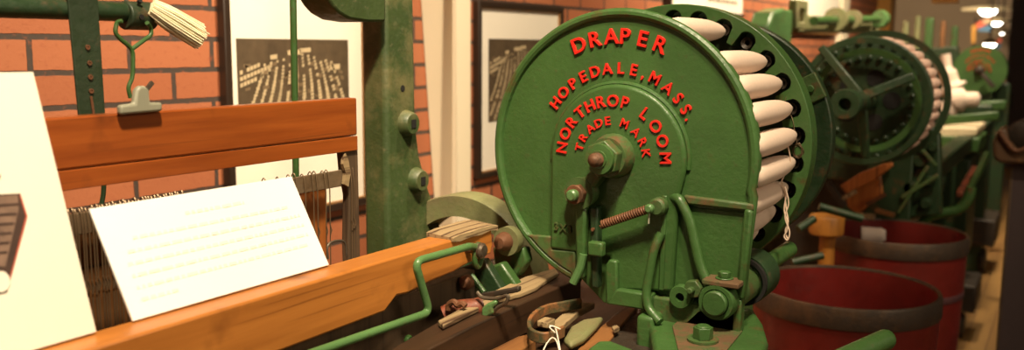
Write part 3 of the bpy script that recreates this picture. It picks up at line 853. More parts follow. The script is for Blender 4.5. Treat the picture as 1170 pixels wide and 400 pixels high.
plank([(652, 430), (672, 398), (712, 366), (742, 350), (756, 362), (762, 395), (740, 440)], .926, .02, DARK_IRON, 'picker_plate')
plank([(626, 372), (645, 356), (664, 345), (680, 346), (660, 357), (640, 374)], .945, .010, WOOD_WORN, 'picker_stick')
plank([(644, 386), (652, 372), (666, 364), (680, 362), (690, 360), (682, 370), (668, 384), (652, 392)], .945, .012, OLIVE, 'picker_block', .005)
plank([(672, 398), (684, 389), (698, 389), (722, 398), (735, 410), (690, 420)], .945, .010, GREEN, 'picker_guide', .004)
plank([(699, 373), (705, 371), (708, 374), (702, 377)], .940, .006, WOOD_WORN, 'paper_chip', .001)
# rusty clamp with green lobes
m = MB(); c = at(525, 352, X=1.06)
m.tube(catmull([at(508, 360, X=1.04), at(522, 354, X=1.05), at(540, 352, X=1.06), at(550, 350, X=1.07)], 5), .014, 12, rs=None); m.build('clamp_body', RUST_RED, loom, bev=0)
m = MB(); p = [at(x, y, X=1.03) for x, y in ((512, 354), (513, 348), (519, 345), (523, 349), (528, 347), (532, 350))]
m.tube(catmull(p, 5), .0045, 8); m.build('clamp_thread', RUST, loom)
m = MB(); m.prism([at(x, y, X=1.05) for x, y in ((549, 362), (550, 352), (556, 347), (566, 343), (567, 348), (562, 352), (564, 358), (556, 363))], (.01, 0, 0)); m.build('clamp_lobe', GREEN_LIGHT, loom, bev=.003)
m = MB(); p = [at(x, y, X=1.055) for x, y in ((545, 334), (552, 340), (568, 341), (580, 338), (578, 346), (568, 352), (556, 364), (546, 367))]
m.tube(catmull(p, 6), .0028, 8); m.build('clamp_wire', STEEL, loom)
m = MB(); m.prism([at(x, y, X=1.09) for x, y in ((548, 336), (592, 328), (592, 334), (550, 342))], (.01, 0, 0)); m.build('clamp_strip', DARK_IRON, loom, bev=.002)
# horseshoe-shaped rusty strap
def strap(path, zt, h, th, mat, name):
    m = MB(); P = [at(x, y, Z=zt) for x, y in path]; P = catmull(P, 6)
    A = []; 
    for i, q in enumerate(P):
        t = (P[min(i + 1, len(P) - 1)] - P[max(i - 1, 0)]).normalized(); n_ = Vector((-t.y, t.x, 0)).normalized() * th / 2
        A.append([m.v(q + n_), m.v(q - n_), m.v(q - n_ - Vector((0, 0, h))), m.v(q + n_ - Vector((0, 0, h)))])
    for a_, b2 in zip(A, A[1:]):
        for i in range(4): m.f([a_[i], a_[(i + 1) % 4], b2[(i + 1) % 4], b2[i]])
    m.f(A[0][::-1]); m.f(A[-1])
    return m.build(name, mat, loom, bev=.0015)
strap([(664, 341), (645, 344), (625, 348), (612, 355), (605, 364), (606, 374), (616, 379), (628, 379), (638, 375), (644, 372)], .965, .016, .006, RUST_OR, 'horseshoe_strap')
m = MB(); c = at(624, 368, Z=.955); m.box(c + Vector((-.012, -.009, -.006)), c + Vector((.012, .009, .004))); m.build('strap_nut', WOOD_WORN, loom, bev=.002)
# small visible frame under the battery foot and loom sides down to the floor
m = MB(); m.ringprism([(1.20, .33, 0), (1.20, 1.0, 0), (1.20, 1.0, .905), (1.20, .33, .905)], [(1.20, .43, .1), (1.20, .90, .1), (1.20, .90, .80), (1.20, .43, .80)], (.05, 0, 0)); m.build('side_frame', GREEN_DARK, loom, bev=.006)
m = MB(); m.box((1.06, .33, .87), (1.26, .62, .906)); m.build('foot_rail', GREEN_DARK, loom, bev=.006)
m = MB(); m.ringprism([(.20, .70, 0), (.20, 1.05, 0), (.20, 1.05, .98), (.20, .70, .98)], [(.20, .76, .1), (.20, .99, .1), (.20, .99, .86), (.20, .76, .86)], (.10, 0, 0)); m.build('side_frame', GREEN_DARK, loom, bev=.006)
m = MB(); m.box((.20, .745, .96), (.30, .785, 1.01)); m.build('beam_bracket', GREEN_DARK, loom, bev=.004)
# overhead shaft with collar and far support
SY = 1.0
p0, p1 = at(0, 11, Y=SY), at(140, 11, Y=SY)
zs = (p0.z + p1.z) / 2
m = MB(); m.cyl((.2, SY, zs), (p1.x + .02, SY, zs), .0117, n=28); m.build('overhead_shaft', GREEN_DARK, loom)
m = MB(); xa_, xb_ = at(141, 10, Y=SY).x, at(172, 10, Y=SY).x
m.cyl((xa_, SY, zs - .004), (xb_, SY, zs - .004), .0175, n=32); m.build('shaft_collar', STRAP, loom, bev=.002)
m = MB(); m.cyl((xa_ + .012, SY - .016, zs - .006), (xa_ + .012, SY - .0185, zs - .006), .0032, n=14); m.cyl((xa_ + .012, SY - .014, zs + .012), (xa_ + .012, SY - .017, zs + .014), .003, n=14); m.build('collar_holes', HOLE, loom)
m = MB(); m.box((.2, SY - .02, .98), (.24, SY + .02, 1.5)); m.build('shaft_support', GREEN_DARK, loom, bev=.004)

# leather strap over the shaft, hook, harness
st = thing('leather_strap', (.66, SY, 1.2), 'dark green perforated strap hanging from the overhead shaft at the left', 'strap')
m = MB()
tl, tr, bl, br_ = at(76, -20, Y=SY - .014), at(111, -20, Y=SY - .014), at(91, 138, Y=SY - .014), at(121, 138, Y=SY - .014)
N = 12; rows = []
for i in range(N + 1):
    t_ = i / N; a = tl.lerp(bl, t_); b_ = tr.lerp(br_, t_)
    rows.append((a, b_))
vs = [[m.v(a), m.v(b_), m.v(b_ + Vector((0, .0035, 0))), m.v(a + Vector((0, .0035, 0)))] for a, b_ in rows]
for a, b_ in zip(vs, vs[1:]):
    for i in range(4): m.f([a[i], a[(i + 1) % 4], b_[(i + 1) % 4], b_[i]])
m.f(vs[0][::-1]); m.f(vs[-1]); so = m.build('strap', STRAP, st, bev=.001)
for x, y in ((100, 54), (102, 72), (103, 88), (104, 104)):
    c = at(x, y, Y=SY - .0145); m = MB(); m.lathe([(.0012, 0), (.0030, 0), (.0030, .0014), (.0012, .0014)], c, (0, -1, 0), 14, closed=True); m.cyl(c, c + Vector((0, -.0006, 0)), .0014, n=10); m.build('eyelet', RUST, st)
m = MB(); a, b_ = at(104, 110, Y=SY - .0152), at(108, 136, Y=SY - .0152); m.bar(a, b_, .003, .001, up=(0, 1, 0)); m.build('slit', RUST, st)

hk = thing('harness_hook', (.74, .985, 1.27), 'bent green wire hook hanging from the shaft collar down to the pale clip', 'hook')
HYk = .985
loop = [at(134, 26, Y=HYk), at(132, 36, Y=HYk), at(137, 44, Y=HYk), at(150, 56, Y=HYk), at(152, 70, Y=HYk), at(151, 88, Y=HYk), at(147, 100, Y=HYk), at(149, 112, Y=HYk)]
m = MB(); m.tube(catmull([at(140, 24, Y=SY - .02)] + loop, 6), .0027, 10)
m.tube(catmull([at(151, 56, Y=HYk), at(163, 47, Y=HYk), at(172, 40, Y=HYk), at(172, 32, Y=HYk), at(168, 26, Y=SY - .02)], 6), .0027, 10)
m.build('hook_wire', GREEN, hk)
m = MB(); m.bar(at(163, 108, Y=HYk), at(174, 94, Y=HYk), .005, .004, up=(0, 1, 0)); m.build('hook_tongue', STEEL, hk)

HY = .90; HT, HB = 1.2745, 1.197
har = thing('heddle_harness', (.7, HY, 1.04), 'reddish varnished harness board with hanging heddle wires behind the white cards', 'harness')
m = MB(); m.box((.30, HY, HB + .0222), (1.040, HY + .022, HT)); m.build('top_board', WOOD_HAR, har, bev=.0025)
m = MB(); m.box((.30, HY, HB), (1.040, HY + .022, HB + .0212)); m.build('lower_moulding', WOOD_HAR, har, bev=.0008)
m = MB(); m.prism([(1.012, HY + .004, HB + .002), (1.045, HY + .004, HB + .002), (1.047, HY + .004, .99), (1.022, HY + .004, .99), (1.02, HY + .004, 1.06), (1.024, HY + .004, 1.13), (1.015, HY + .004, 1.17)], (0, .014, 0)); m.build('end_stile', WOOD_STILE, har, bev=.002)
m = MB(); m.prism([(1.012, HY - .001, 1.195), (1.018, HY - .001, 1.185), (1.022, HY - .001, 1.165), (1.017, HY - .001, 1.145), (1.008, HY - .001, 1.15), (1.012, HY - .001, 1.165), (1.006, HY - .001, 1.18)], (0, .006, 0)); m.build('torn_binding', WOOD_WORN, har)
m = MB(); m.box((.30, HY + .006, 1.146), (1.016, HY + .011, 1.170)); m.build('heddle_bar', HBAR, har, bev=.001)
m = MB(); m.box((.30, HY + .004, 1.01), (1.03, HY + .012, 1.03)); m.build('lower_heddle_bar', HBAR, har, bev=.001)
hx = [.47 + .0042 * i for i in range(62)] + [.86, .885, .905, .915, .932, .947, .956, .972, .979] + [1.026, 1.032]
hm = None; rnd = random.Random(5)
for i, x in enumerate(hx):
    if hm is None:
        m = MB()
        zt_, zb_ = 1.1755, 1.02
        path = [(x, HY + .012, 1.150), (x, HY + .0125, 1.170), (x, HY + .008, zt_), (x, HY + .0045, 1.170), (x, HY + .002, 1.148), (x + .0004, HY + .003, 1.10), (x, HY + .004, zb_)]
        m.tube(smooth_path(path, .004, 3), .0009, 6)
        m.tube([(x - .0008, HY + .002, 1.095), (x + .0012, HY + .001, 1.087), (x - .0008, HY + .002, 1.079)], .0009, 5)
        hm = m.build('heddle_wire', HEDDLE, har); x00 = x
    else:
        c = hm.copy(); COL.objects.link(c); c.parent = har; c.location = (x - x00, rnd.uniform(-.0015, .0015), rnd.uniform(-.001, .002)); c.rotation_euler = (0, rnd.uniform(-.004, .004), 0)
m = MB(); m.box((.948, HY + .03, .99), (1.004, HY + .045, 1.143)); 
har2 = m.build('heddle_stop', WOOD_ORANGE, har, bev=.004)
m = MB(); p = [at(x, y, Y=.875) for x, y in ((375, 296), (374, 284), (378, 277), (388, 275), (394, 278), (396, 292))]
m.tube(catmull(p, 5), .0016, 8); m.build('wire_staple', STEEL, har)
# a dark inner ground: lower boards of the harness hang here
m = MB(); m.box((.30, HY + .03, .97), (.86, HY + .036, 1.152)); m.build('rear_comb', WOOD_MID, har, bev=.001)
# pale clip on top of the board
cl = thing('harness_clip', (.74, HY, HT), 'pale grey painted metal clip sitting on top of the reddish board', 'clip')
y = HY - .004
pts = [(134, 131), (134, 120), (150, 118), (152, 103), (156, 98), (163, 98), (167, 103), (168, 117), (182, 117), (182, 127)]
P = [at(a, b_, Y=y) for a, b_ in pts]
P = [Vector((p.x, HY - .0105, p.z)) for p in P]
m = MB(); m.prism(P, (0, .009, 0)); m.build('clip_body', CLIP, cl, bev=.003, seg=3)
# green rod standing behind the harness
rd = MB(); a, b_ = at(339, -30, Y=1.02), at(337, 230, Y=1.02)
rd.cyl((b_.x, 1.02, .92), (a.x, 1.02, 2.0), .0052, n=16)
tag(rd.build('vertical_rod', GREEN, None), 'thin upright green rod in front of the framed photograph at left', 'rod')
rd = MB(); q = [at(x, y, Y=1.02) for x, y in ((119, 200), (118, 222), (115, 240), (114, 262))]; rd.tube(catmull(q, 5), .003, 8)
ob = rd.build('harness_wire', GREEN_DARK, None); tag(ob, 'short green wire seen through the gap below the reddish board', 'wire')

# frayed cotton bundle
ct = thing('cotton_bundle', (.80, .96, 1.37), 'frayed bundle of pale cotton strands tied beside the overhead shaft collar', 'cotton')
YC = .985
a0 = at(176, 12, Y=YC); a1 = at(236, 45, Y=YC - .02)
m = MB(); dirv = (a1 - a0)
rnd = random.Random(9)
mid0, mid1 = at(172, 8, Y=YC), at(230, 44, Y=YC - .02)
d_, u_, w_ = basis(mid1 - mid0)
for k in range(170):
    r = .0135 * math.sqrt(rnd.random()); an = rnd.uniform(0, 2 * PI)
    off = u_ * math.cos(an) * r + w_ * math.sin(an) * r
    off2 = off * rnd.uniform(1.0, 1.35)
    L_ = rnd.uniform(.9, 1.03)
    pp = [mid0 + off * .8, mid0.lerp(mid1, .4) + off * 1.15, mid0.lerp(mid1, L_) + off2]
    m.tube(catmull(pp, 3), .0009, 5)
m.build('strands', COTTON, ct)
m = MB()
m.tube([mid0.lerp(mid1, .0), mid0.lerp(mid1, .2), mid0.lerp(mid1, .75), mid0.lerp(mid1, .93)], .01, 12, rs=[.006, .012, .013, .009]); m.build('core', COTTON, ct)

# ------------------------------------------------------------------ display cards leaning on the harness
def card(xr, xl, y0, z0, ytop, ztop, th, mat, label, name='display_card'):
    t = thing(name, ((xl + xr) / 2, y0, z0), label, 'card')
    m = MB(); n_ = Vector((0, ztop - z0, -(ytop - y0))).normalized() * th
    A = [Vector((xl, y0, z0)), Vector((xr, y0, z0)), Vector((xr, ytop, ztop)), Vector((xl, ytop, ztop))]
    m.prism(A, n_); m.build('card', mat, t, bev=.0006)
    def S(u, v, d=.0006):   # u along the card 0..1, v up 0..1
        return Vector((xl + (xr - xl) * u, y0 + (ytop - y0) * v, z0 + (ztop - z0) * v)) - n_.normalized() * d
    return t, S
bl_, br2 = at(148, 366, Z=1.0795), at(378, 303, Z=1.0795)
t, S = card(br2.x, bl_.x, .776, 1.0795, .836, 1.1865, .003, CARD_W, 'white text card leaning on the harness, standing on the beam, centre-left')
m = MB(); rnd = random.Random(4)
def textline(v, u0, u1, h=.028):
    u = u0
    while u < u1:
        w = rnd.uniform(.012, .05); m.poly([S(u, v), S(min(u + w, u1), v), S(min(u + w, u1), v + h), S(u, v + h)]); u += w + .010
textline(.80, .38, .68, .03)
for v, u0, u1 in ((.67, .12, .90), (.56, .08, .95), (.455, .06, .95), (.35, .06, .95), (.245, .06, .93)): textline(v, u0, u1)
textline(.14, .06, .22)
m.build('printed_text', INK, t)
b1 = at(105, 378, Z=1.0795)
t, S = card(b1.x, .262, .775, 1.0795, .850, 1.324, .003, CARD, 'tall cream card with a printed photograph, cut by the left edge of the view')
def cardpx(x, y):
    # photograph pixel onto the plane of this card
    o0 = S(0, 0); n_ = (S(1, 0) - o0).cross(S(0, 1) - o0).normalized()
    p1, p2 = at(x, y, Y=.5), at(x, y, Y=1.0); d_ = p2 - p1
    return p1 + d_ * ((o0 - p1).dot(n_) / d_.dot(n_))
nn = (S(1, 0) - S(0, 0)).cross(S(0, 1) - S(0, 0)).normalized() * .0003
if nn.y > 0: nn = -nn
m = MB()
m.mi = 0; m.poly([cardpx(x, y) for x, y in ((-40, 224), (23, 221), (31, 247), (12, 318), (8, 334), (-40, 345))])
m.mi = 1; m.poly([cardpx(x, y) + nn for x, y in ((-40, 226), (20, 223), (21, 240), (6, 305), (-40, 300))])
m.mi = 0
for k in range(6):
    y_ = 232 + k * 11
    m.poly([cardpx(x, y) + nn * 2 for x, y in ((-40, y_ + 3), (21 - k * 2.6, y_), (21 - k * 2.6, y_ + 3), (-40, y_ + 7))])
m.mi = 2; m.poly([cardpx(x, y) + nn * 2 for x, y in ((23, 221), (31, 247), (10, 325), (8.6, 325), (29, 247), (22, 224))])
m.mi = 3; m.poly([cardpx(1 + 10 * math.cos(a), 322 + 12 * math.sin(a)) + nn * 3 for a in [2 * PI * k / 24 for k in range(24)]])
m.build('printed_photograph', [PRINT_D, PRINT_M, PRINT_R, CARD], t)
m = MB(); m.poly([cardpx(x, y) + nn for x, y in ((-8, 200), (0.6, 199), (0.6, 204), (-8, 205))]); m.build('printed_caption', PRINT_M, t)

# white string tied to the strap
m = MB(); sp = [at(x, y, Z=.97) for x, y in ((628, 372), (634, 374), (637, 384), (640, 400), (643, 420))]
m.tube(catmull(sp, 6), .0009, 6)
sp = [at(x, y, Z=.97) for x, y in ((620, 402), (625, 392), (631, 386), (636, 390), (640, 404))]; m.tube(catmull(sp, 6), .0009, 6)
sp = [at(x, y, Z=.972) for x, y in ((640, 376), (632, 373), (628, 374), (634, 380))]; m.tube(catmull(sp, 6), .0009, 6)
tag(m.build('white_string', STRING), 'thin white string tied to the rusty horseshoe strap', 'string')

# ------------------------------------------------------------------ red fibre barrels
def barrel(x, y, label, hoop=False):
    t = thing('fibre_barrel', (x, y, 0), label, 'barrel', 'red fibre barrels behind the near loom')
    H = .75; R = .2275; rb = .205
    m = MB(); m.lathe([(0, 0), (rb, 0), (R - .003, H - .05), (R - .003, H - .002), (R - .010, H - .002), (R - .012, H - .05), (rb - .008, .012), (0, .012)], (x, y, 0), (0, 0, 1), 72); m.build('body', BARREL, t)
    m = MB(); m.lathe([(R - .004, H - .050), (R + .001, H - .050), (R + .002, H - .045), (R + .001, H - .004), (R - .002, H + .002), (R - .009, H + .002), (R - .0105, H - .004), (R - .004, H - .006)], (x, y, 0), (0, 0, 1), 72, closed=True); m.build('rim_band', BAND, t)
    for hz in (.555, .05):
        rr = rb + (R - rb) * hz / H
        m = MB(); m.lathe([(rr - .004, hz), (rr + .0005, hz), (rr + .002, hz + .004), (rr + .002, hz + .018), (rr + .0005, hz + .022), (rr - .004, hz + .022)], (x, y, 0), (0, 0, 1), 72, closed=True); m.build('hoop', HOOP, t)
    return t
barrel(2.392, .459, 'dark red fibre barrel with brown steel rim, the nearer of the two')
b2 = barrel(3.226, .474, 'dark red fibre barrel behind the other one, white paper stuck inside')
m = MB(); x, y = 3.226, .474; g = []
for i in range(7):
    px = 984 + 28 * i / 6.0
    for py in (277 - (3 if i == 6 else 0), 259 + (4 if i == 6 else i * .3)):
        p1, p2 = at(px, py, X=3.0), at(px, py, X=3.6); lo_, hi2 = 0.0, 1.0
        best = None
        for k in range(400):
            p = p1.lerp(p2, k / 399.0)
            if p.x > x and math.hypot(p.x - x, p.y - y) > .208: best = p; break
        g.append(m.v(best))
for i in range(6): m.f([g[2 * i], g[2 * i + 2], g[2 * i + 3], g[2 * i + 1]])
o_ = m.build('paper_label', PAPER, b2); md = o_.modifiers.new('Solidify', 'SOLIDIFY'); md.thickness = .0008

# green pole end in front of the near barrel
gp = thing('green_pole', (1.5, .2, 0), 'rounded end of a green painted pole in front of the nearer barrel', 'pole')
e0, e1 = at(1012, 388, X=1.45), at(930, 425, X=1.30)
m = MB(); m.cyl(e1 + (e1 - e0) * 1.0, e0, .016, n=24); m.lathe([(.016, 0), (.014, .006), (.008, .010), (0, .0115)], e0, e0 - e1, 24); m.build('pole', GREEN, gp)
m = MB(); q = e1 + (e1 - e0) * .9; m.cyl((q.x, q.y, 0), (q.x, q.y, q.z), .015, n=20); m.lathe([(0, 0), (.08, 0), (.08, .015), (.02, .02), (0, .02)], (q.x, q.y, 0), (0, 0, 1), 32); m.build('stand', GREEN_DARK, gp)

# ------------------------------------------------------------------ SECOND LOOM
def hz_(x, y, **k): return at(x, y, **k)
C2 = Vector((2.90, .537, 1.194))
bt2 = thing('bobbin_battery', (2.90, .537, .9), 'open spoked wheel of the second loom battery, dark green, above the barrels', 'loom battery')
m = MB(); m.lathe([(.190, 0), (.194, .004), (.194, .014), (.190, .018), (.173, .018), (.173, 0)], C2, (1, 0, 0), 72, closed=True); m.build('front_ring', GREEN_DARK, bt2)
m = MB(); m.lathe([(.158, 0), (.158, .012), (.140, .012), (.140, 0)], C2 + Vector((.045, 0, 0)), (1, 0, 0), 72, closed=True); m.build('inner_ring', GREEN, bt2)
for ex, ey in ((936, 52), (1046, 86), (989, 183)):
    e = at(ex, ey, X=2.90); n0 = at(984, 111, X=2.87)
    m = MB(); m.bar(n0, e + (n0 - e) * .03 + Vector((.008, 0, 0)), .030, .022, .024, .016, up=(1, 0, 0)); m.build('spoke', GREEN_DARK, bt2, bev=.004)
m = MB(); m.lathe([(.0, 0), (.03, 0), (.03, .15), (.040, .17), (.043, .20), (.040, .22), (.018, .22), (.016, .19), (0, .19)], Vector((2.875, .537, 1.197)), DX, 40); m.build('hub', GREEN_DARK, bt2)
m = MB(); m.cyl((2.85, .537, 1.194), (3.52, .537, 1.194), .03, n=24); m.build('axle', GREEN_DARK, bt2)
m = MB(); m.lathe([(.03, 0), (.17, 0), (.186, .004), (.186, .02), (.03, .02)], C2 + Vector((.085, 0, 0)), (1, 0, 0), 72, closed=True); m.build('holder_disc', GREEN_DARK, bt2)
kn = None
for ring_r, cnt in ((.128, 26), (.175, 30)):
    for k in range(cnt):
        a = 2 * PI * k / cnt
        loc = Vector((-.0 + .085, -ring_r * math.sin(a), 1.194 - .9 + ring_r * math.cos(a)))
        if kn is None:
            m = MB(); c = Vector((2.985, .537 - ring_r * math.sin(a), 1.194 + ring_r * math.cos(a))); m.lathe([(0, 0), (.0085, 0), (.008, .006), (.005, .009), (0, .010)], c, DX, 12); kn = m.build('pocket_cap', GREEN_DARK, bt2); base_ = Vector((.085, -ring_r * math.sin(a), .294 + ring_r * math.cos(a)))
        else:
            c = kn.copy(); COL.objects.link(c); c.parent = bt2; c.location = loc - base_
for k in range(5):
    m = MB()
    a = 2 * PI * k / 5 + .3
    c = Vector((2.984, .537 - .07 * math.sin(a), 1.194 + .07 * math.cos(a))); m.cyl(c, c + DX * .002, .026, n=24)
    m.build('disc_opening', HOLE, bt2)
m = MB(); m.lathe([(.03, 0), (.19, 0), (.19, .02), (.03, .02)], C2 + Vector((.245, 0, 0)), (1, 0, 0), 72, closed=True); m.build('rear_disc', GREEN_DARK, bt2)
m = MB(); m.lathe([(.195, 0), (.215, 0), (.215, .012), (.195, .012)], C2 + Vector((.262, 0, 0)), (1, 0, 0), 72, closed=True); m.build('outer_hoop', GREEN_DARK, bt2)
m = MB(); m.box((3.47, .46, .0), (3.53, .61, 1.23)); m.build('stand', GREEN_DARK, bt2, bev=.006)
first2 = None; n2 = 0
for k in range(14):
    a = math.radians(10 + 10.5 * k)
    loc = Vector((3.0, .537 - .178 * math.sin(a), 1.194 + .178 * math.cos(a)))
    if first2 is None:
        first2 = thing('bobbin', loc, 'x', 'bobbin', 'pinkish yarn bobbins in the second loom drum')
        m = MB(); m.lathe([(0, -.004), (.012, -.004), (.0165, .01), (.0175, .08), (.016, .13), (.008, .155), (0, .158)], loc, (1, 0, 0), 20); m.build('yarn_winding', YARN_PINK, first2)
        m = MB(); m.lathe([(0, .15), (.007, .15), (.005, .17), (0, .171)], loc, (1, 0, 0), 10); m.build('wooden_tip', WOOD_MID, first2)
        o = first2
    else: o = dup(first2, loc)
    o['label'] = 'pinkish yarn bobbin in the second loom drum, %s clockwise from the top' % ords[k]; n2 += 1

lm2 = thing('power_loom', (3.9, 1.0, 0), 'second green power loom standing beyond the barrels', 'loom')
# arched upright
Y2 = 1.10
m = MB(); p = [at(x, y, Y=Y2) for x, y in ((880, 90), (879, 30), (884, 14), (896, 9), (906, 12), (906, 90))]
pl_ = [Vector((q.x, Y2, q.z)) for q in p]; pl_ = [Vector((pl_[0].x, Y2, 0))] + pl_[1:5] + [Vector((pl_[5].x, Y2, 0))]
m.prism(pl_, (0, .09, 0)); m.build('side_upright', GREEN_LIGHT, lm2, bev=.012)
m = MB(); q0, q1 = at(905, 27, Y=Y2 + .05), at(1000, 31, Y=Y2 + .05); m.bar(q0, Vector((q1.x, q1.y, q1.z)), .06, .085, .06, .085); m.build('arch_beam', OLIVE, lm2, bev=.01)
m = MB(); q0, q1 = at(930, 24, Y=Y2 - .02), at(1003, 22, Y=Y2 - .02); m.cyl(q0, q1, .022, n=20); m.build('top_shaft', GREEN, lm2)
m = MB(); q1 = at(1006, 22, Y=Y2 - .02); m.lathe([(0, -.05), (.05, -.05), (.058, 0), (.05, .05), (0, .05)], q1, (1, 0, 0), 28); m.build('shaft_knob', GREEN_LIGHT, lm2)
for x, r in ((955, .06), (974, .05)):
    m = MB(); q = at(x, 22, Y=Y2 - .02); m.lathe([(.02, -.02), (r, -.02), (r - .015, 0), (r, .02), (.02, .02)], q, (1, 0, 0), 28, closed=True); m.build('sheave', OLIVE, lm2)
m = MB(); q = at(917, 18, Y=Y2 - .02); m.ringprism([q + Vector((a, 0, b_)) for a, b_ in ((-.10, -.06), (.10, -.06), (.10, .07), (-.10, .07))], [q + Vector((a, 0, b_)) for a, b_ in ((-.05, -.03), (.05, -.03), (.05, .03), (-.05, .03))], (0, .04, 0)); m.build('bearing_frame', OLIVE, lm2, bev=.006)
m = MB(); q = at(975, 30, Y=Y2 - .0); m.bar(q + Vector((0, 0, .1)), Vector((q.x, q.y, .98)), .05, .05); m.build('hanger_post', OLIVE, lm2, bev=.006)
# cast legs, lay, side plates below the wheel
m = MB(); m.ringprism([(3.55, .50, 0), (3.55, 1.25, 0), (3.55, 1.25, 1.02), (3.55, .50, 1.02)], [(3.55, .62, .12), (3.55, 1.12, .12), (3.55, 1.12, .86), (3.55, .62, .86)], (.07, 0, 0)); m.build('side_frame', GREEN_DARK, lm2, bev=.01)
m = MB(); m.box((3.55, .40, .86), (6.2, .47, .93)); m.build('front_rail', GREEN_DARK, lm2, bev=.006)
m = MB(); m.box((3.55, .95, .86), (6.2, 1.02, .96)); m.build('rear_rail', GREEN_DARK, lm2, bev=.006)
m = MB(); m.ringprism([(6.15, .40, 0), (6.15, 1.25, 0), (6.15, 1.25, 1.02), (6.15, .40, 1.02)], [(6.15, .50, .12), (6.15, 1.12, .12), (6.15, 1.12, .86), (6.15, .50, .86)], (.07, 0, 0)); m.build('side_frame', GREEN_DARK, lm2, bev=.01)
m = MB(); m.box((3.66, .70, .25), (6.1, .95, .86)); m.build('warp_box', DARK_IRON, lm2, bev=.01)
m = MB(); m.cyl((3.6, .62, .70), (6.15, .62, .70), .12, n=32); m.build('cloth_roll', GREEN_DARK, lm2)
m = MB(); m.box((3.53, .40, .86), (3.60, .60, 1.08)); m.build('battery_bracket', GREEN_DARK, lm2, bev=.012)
# long diagonal green arm by the far barrel
m = MB(); p = [at(x, y, X=3.6) for x, y in ((1040, 262), (1066, 246), (1094, 240), (1106, 228), (1110, 214))]; m.tube(catmull(p, 6), .018, 12); m.build('curved_arm', GREEN, lm2)
m = MB(); m.bar(at(1096, 222, X=3.7), at(1114, 192, X=4.0), .02, .02); m.build('tie_rod', RUST_RED, lm2, bev=.002)
m = MB(); m.bar(at(1104, 226, X=3.75), at(1128, 176, X=4.1), .02, .025); m.build('tie_rod', GREEN, lm2, bev=.002)
# cream tray over green box
m = MB(); q0, q1 = at(1072, 158, X=5.0), at(1117, 146, X=5.0); m.prism([Vector((5.0, q0.y, q0.z)), Vector((5.0, q1.y, q0.z + .02)), Vector((5.0, q1.y, q1.z - .005)), Vector((5.0, q1.y + .03, q1.z)), Vector((5.0, q0.y, q1.z - .005))], (.5, 0, 0)); m.build('cream_tray', CREAM_BOX, lm2, bev=.008)
m = MB(); q0, q1 = at(1070, 172, X=4.98), at(1120, 155, X=4.98); m.box((4.98, q1.y, q0.z), (5.4, q0.y, q1.z - .012)); m.build('tray_bracket', GREEN, lm2, bev=.008)
m = MB(); q0, q1 = at(1070, 178, X=4.9), at(1088, 171, X=4.9); m.box((4.9, q1.y, q0.z), (4.98, q0.y, q1.z)); m.build('white_plate', CREAM_BOX, lm2, bev=.004)
m = MB(); q0 = at(1078, 180, X=5.0); m.box((5.0, .40, .3), (5.4, .56, q0.z)); m.build('tray_leg', GREEN_DARK, lm2, bev=.01)
m = MB(); q0, q1 = at(1075, 138, X=5.1), at(1142, 132, X=5.1); m.bar(q0, q1, .05, .045); m.build('cross_bar', GREEN, lm2, bev=.008)
# wooden blocks and clutter under the second wheel
m = MB(); p = [at(x, y, X=3.42) for x, y in ((960, 212), (982, 198), (1018, 184), (1020, 190), (1000, 206), (966, 222))]; m.prism(p, (.03, 0, 0)); m.build('wooden_handle', WOOD_ORANGE, lm2, bev=.004)
m = MB(); p = [at(x, y, X=3.46) for x, y in ((966, 222), (1006, 196), (1009, 222), (980, 246), (968, 236))]; m.prism(p, (.06, 0, 0)); m.build('wooden_block', WOOD_ORANGE, lm2, bev=.006)
for i, (x0, y0_, x1, y1_, w) in enumerate(((978, 246, 1000, 248, .018), (990, 234, 1012, 222, .012), (1000, 240, 1022, 246, .014), (945, 208, 965, 236, .02), (962, 228, 978, 218, .014))):
    m = MB(); m.bar(at(x0, y0_, X=3.42), at(x1, y1_, X=3.42), w * 1.15, w * 1.15); m.build('loose_lever', [WOOD_WORN, RUST, WOOD_MID, DARK_IRON, WOOD_WORN][i], lm2, bev=.002)
for i, (x0, y0_, x1, y1_) in enumerate(((912, 262, 930, 250), (905, 300, 940, 292), (936, 236, 985, 250))):
    m = MB(); m.tube([at(x0, y0_, X=2.55), at(x1, y1_, X=2.6)], .011, 12); m.build('green_lever', GREEN_DARK, lm2)
P_ = lambda x, y: at(x, y, X=3.50)
m = MB(); m.prism([P_(x, y) for x, y in ((1022, 196), (1044, 176), (1062, 150), (1074, 152), (1076, 246), (1030, 250))], (.05, 0, 0)); m.build('end_casting', GREEN_DARK, lm2, bev=.008)
for x, y, r in ((1052, 182, .03), (1062, 206, .022), (1040, 214, .026), (1058, 232, .02), (1066, 168, .016)):
    m = MB(); m.lathe([(0, 0), (r, 0), (r, .02), (r * .7, .03), (0, .03)], P_(x, y), DX, 24); m.build('cast_boss', GREEN_DARK, lm2)
for (x0, y0_, x1, y1_, w) in ((1030, 226, 1072, 200, .014), (1026, 244, 1060, 190, .012), (1044, 160, 1070, 190, .012)):
    m = MB(); m.bar(at(x0, y0_, X=3.46), at(x1, y1_, X=3.46), w, w); m.build('link_lever', GREEN_DUSTY, lm2, bev=.003)
# yellow stand
ys = thing('yellow_stand', (2.92, .615, 0), 'orange-yellow round wooden stand between the two barrels', 'stand')
m = MB(); m.lathe([(0, .775), (.048, .775), (.052, .78), (.054, .828), (.050, .835), (0, .835)], (2.92, .625, 0), (0, 0, 1), 32); m.build('stand_top', YELLOW, ys)
m = MB(); m.cyl((2.92, .620, 0), (2.92, .620, .775), .022, .024, 20); m.lathe([(0, 0), (.05, 0), (.05, .015), (.022, .03), (0, .03)], (2.92, .62, 0), (0, 0, 1), 24); m.build('stand_post', YELLOW, ys)

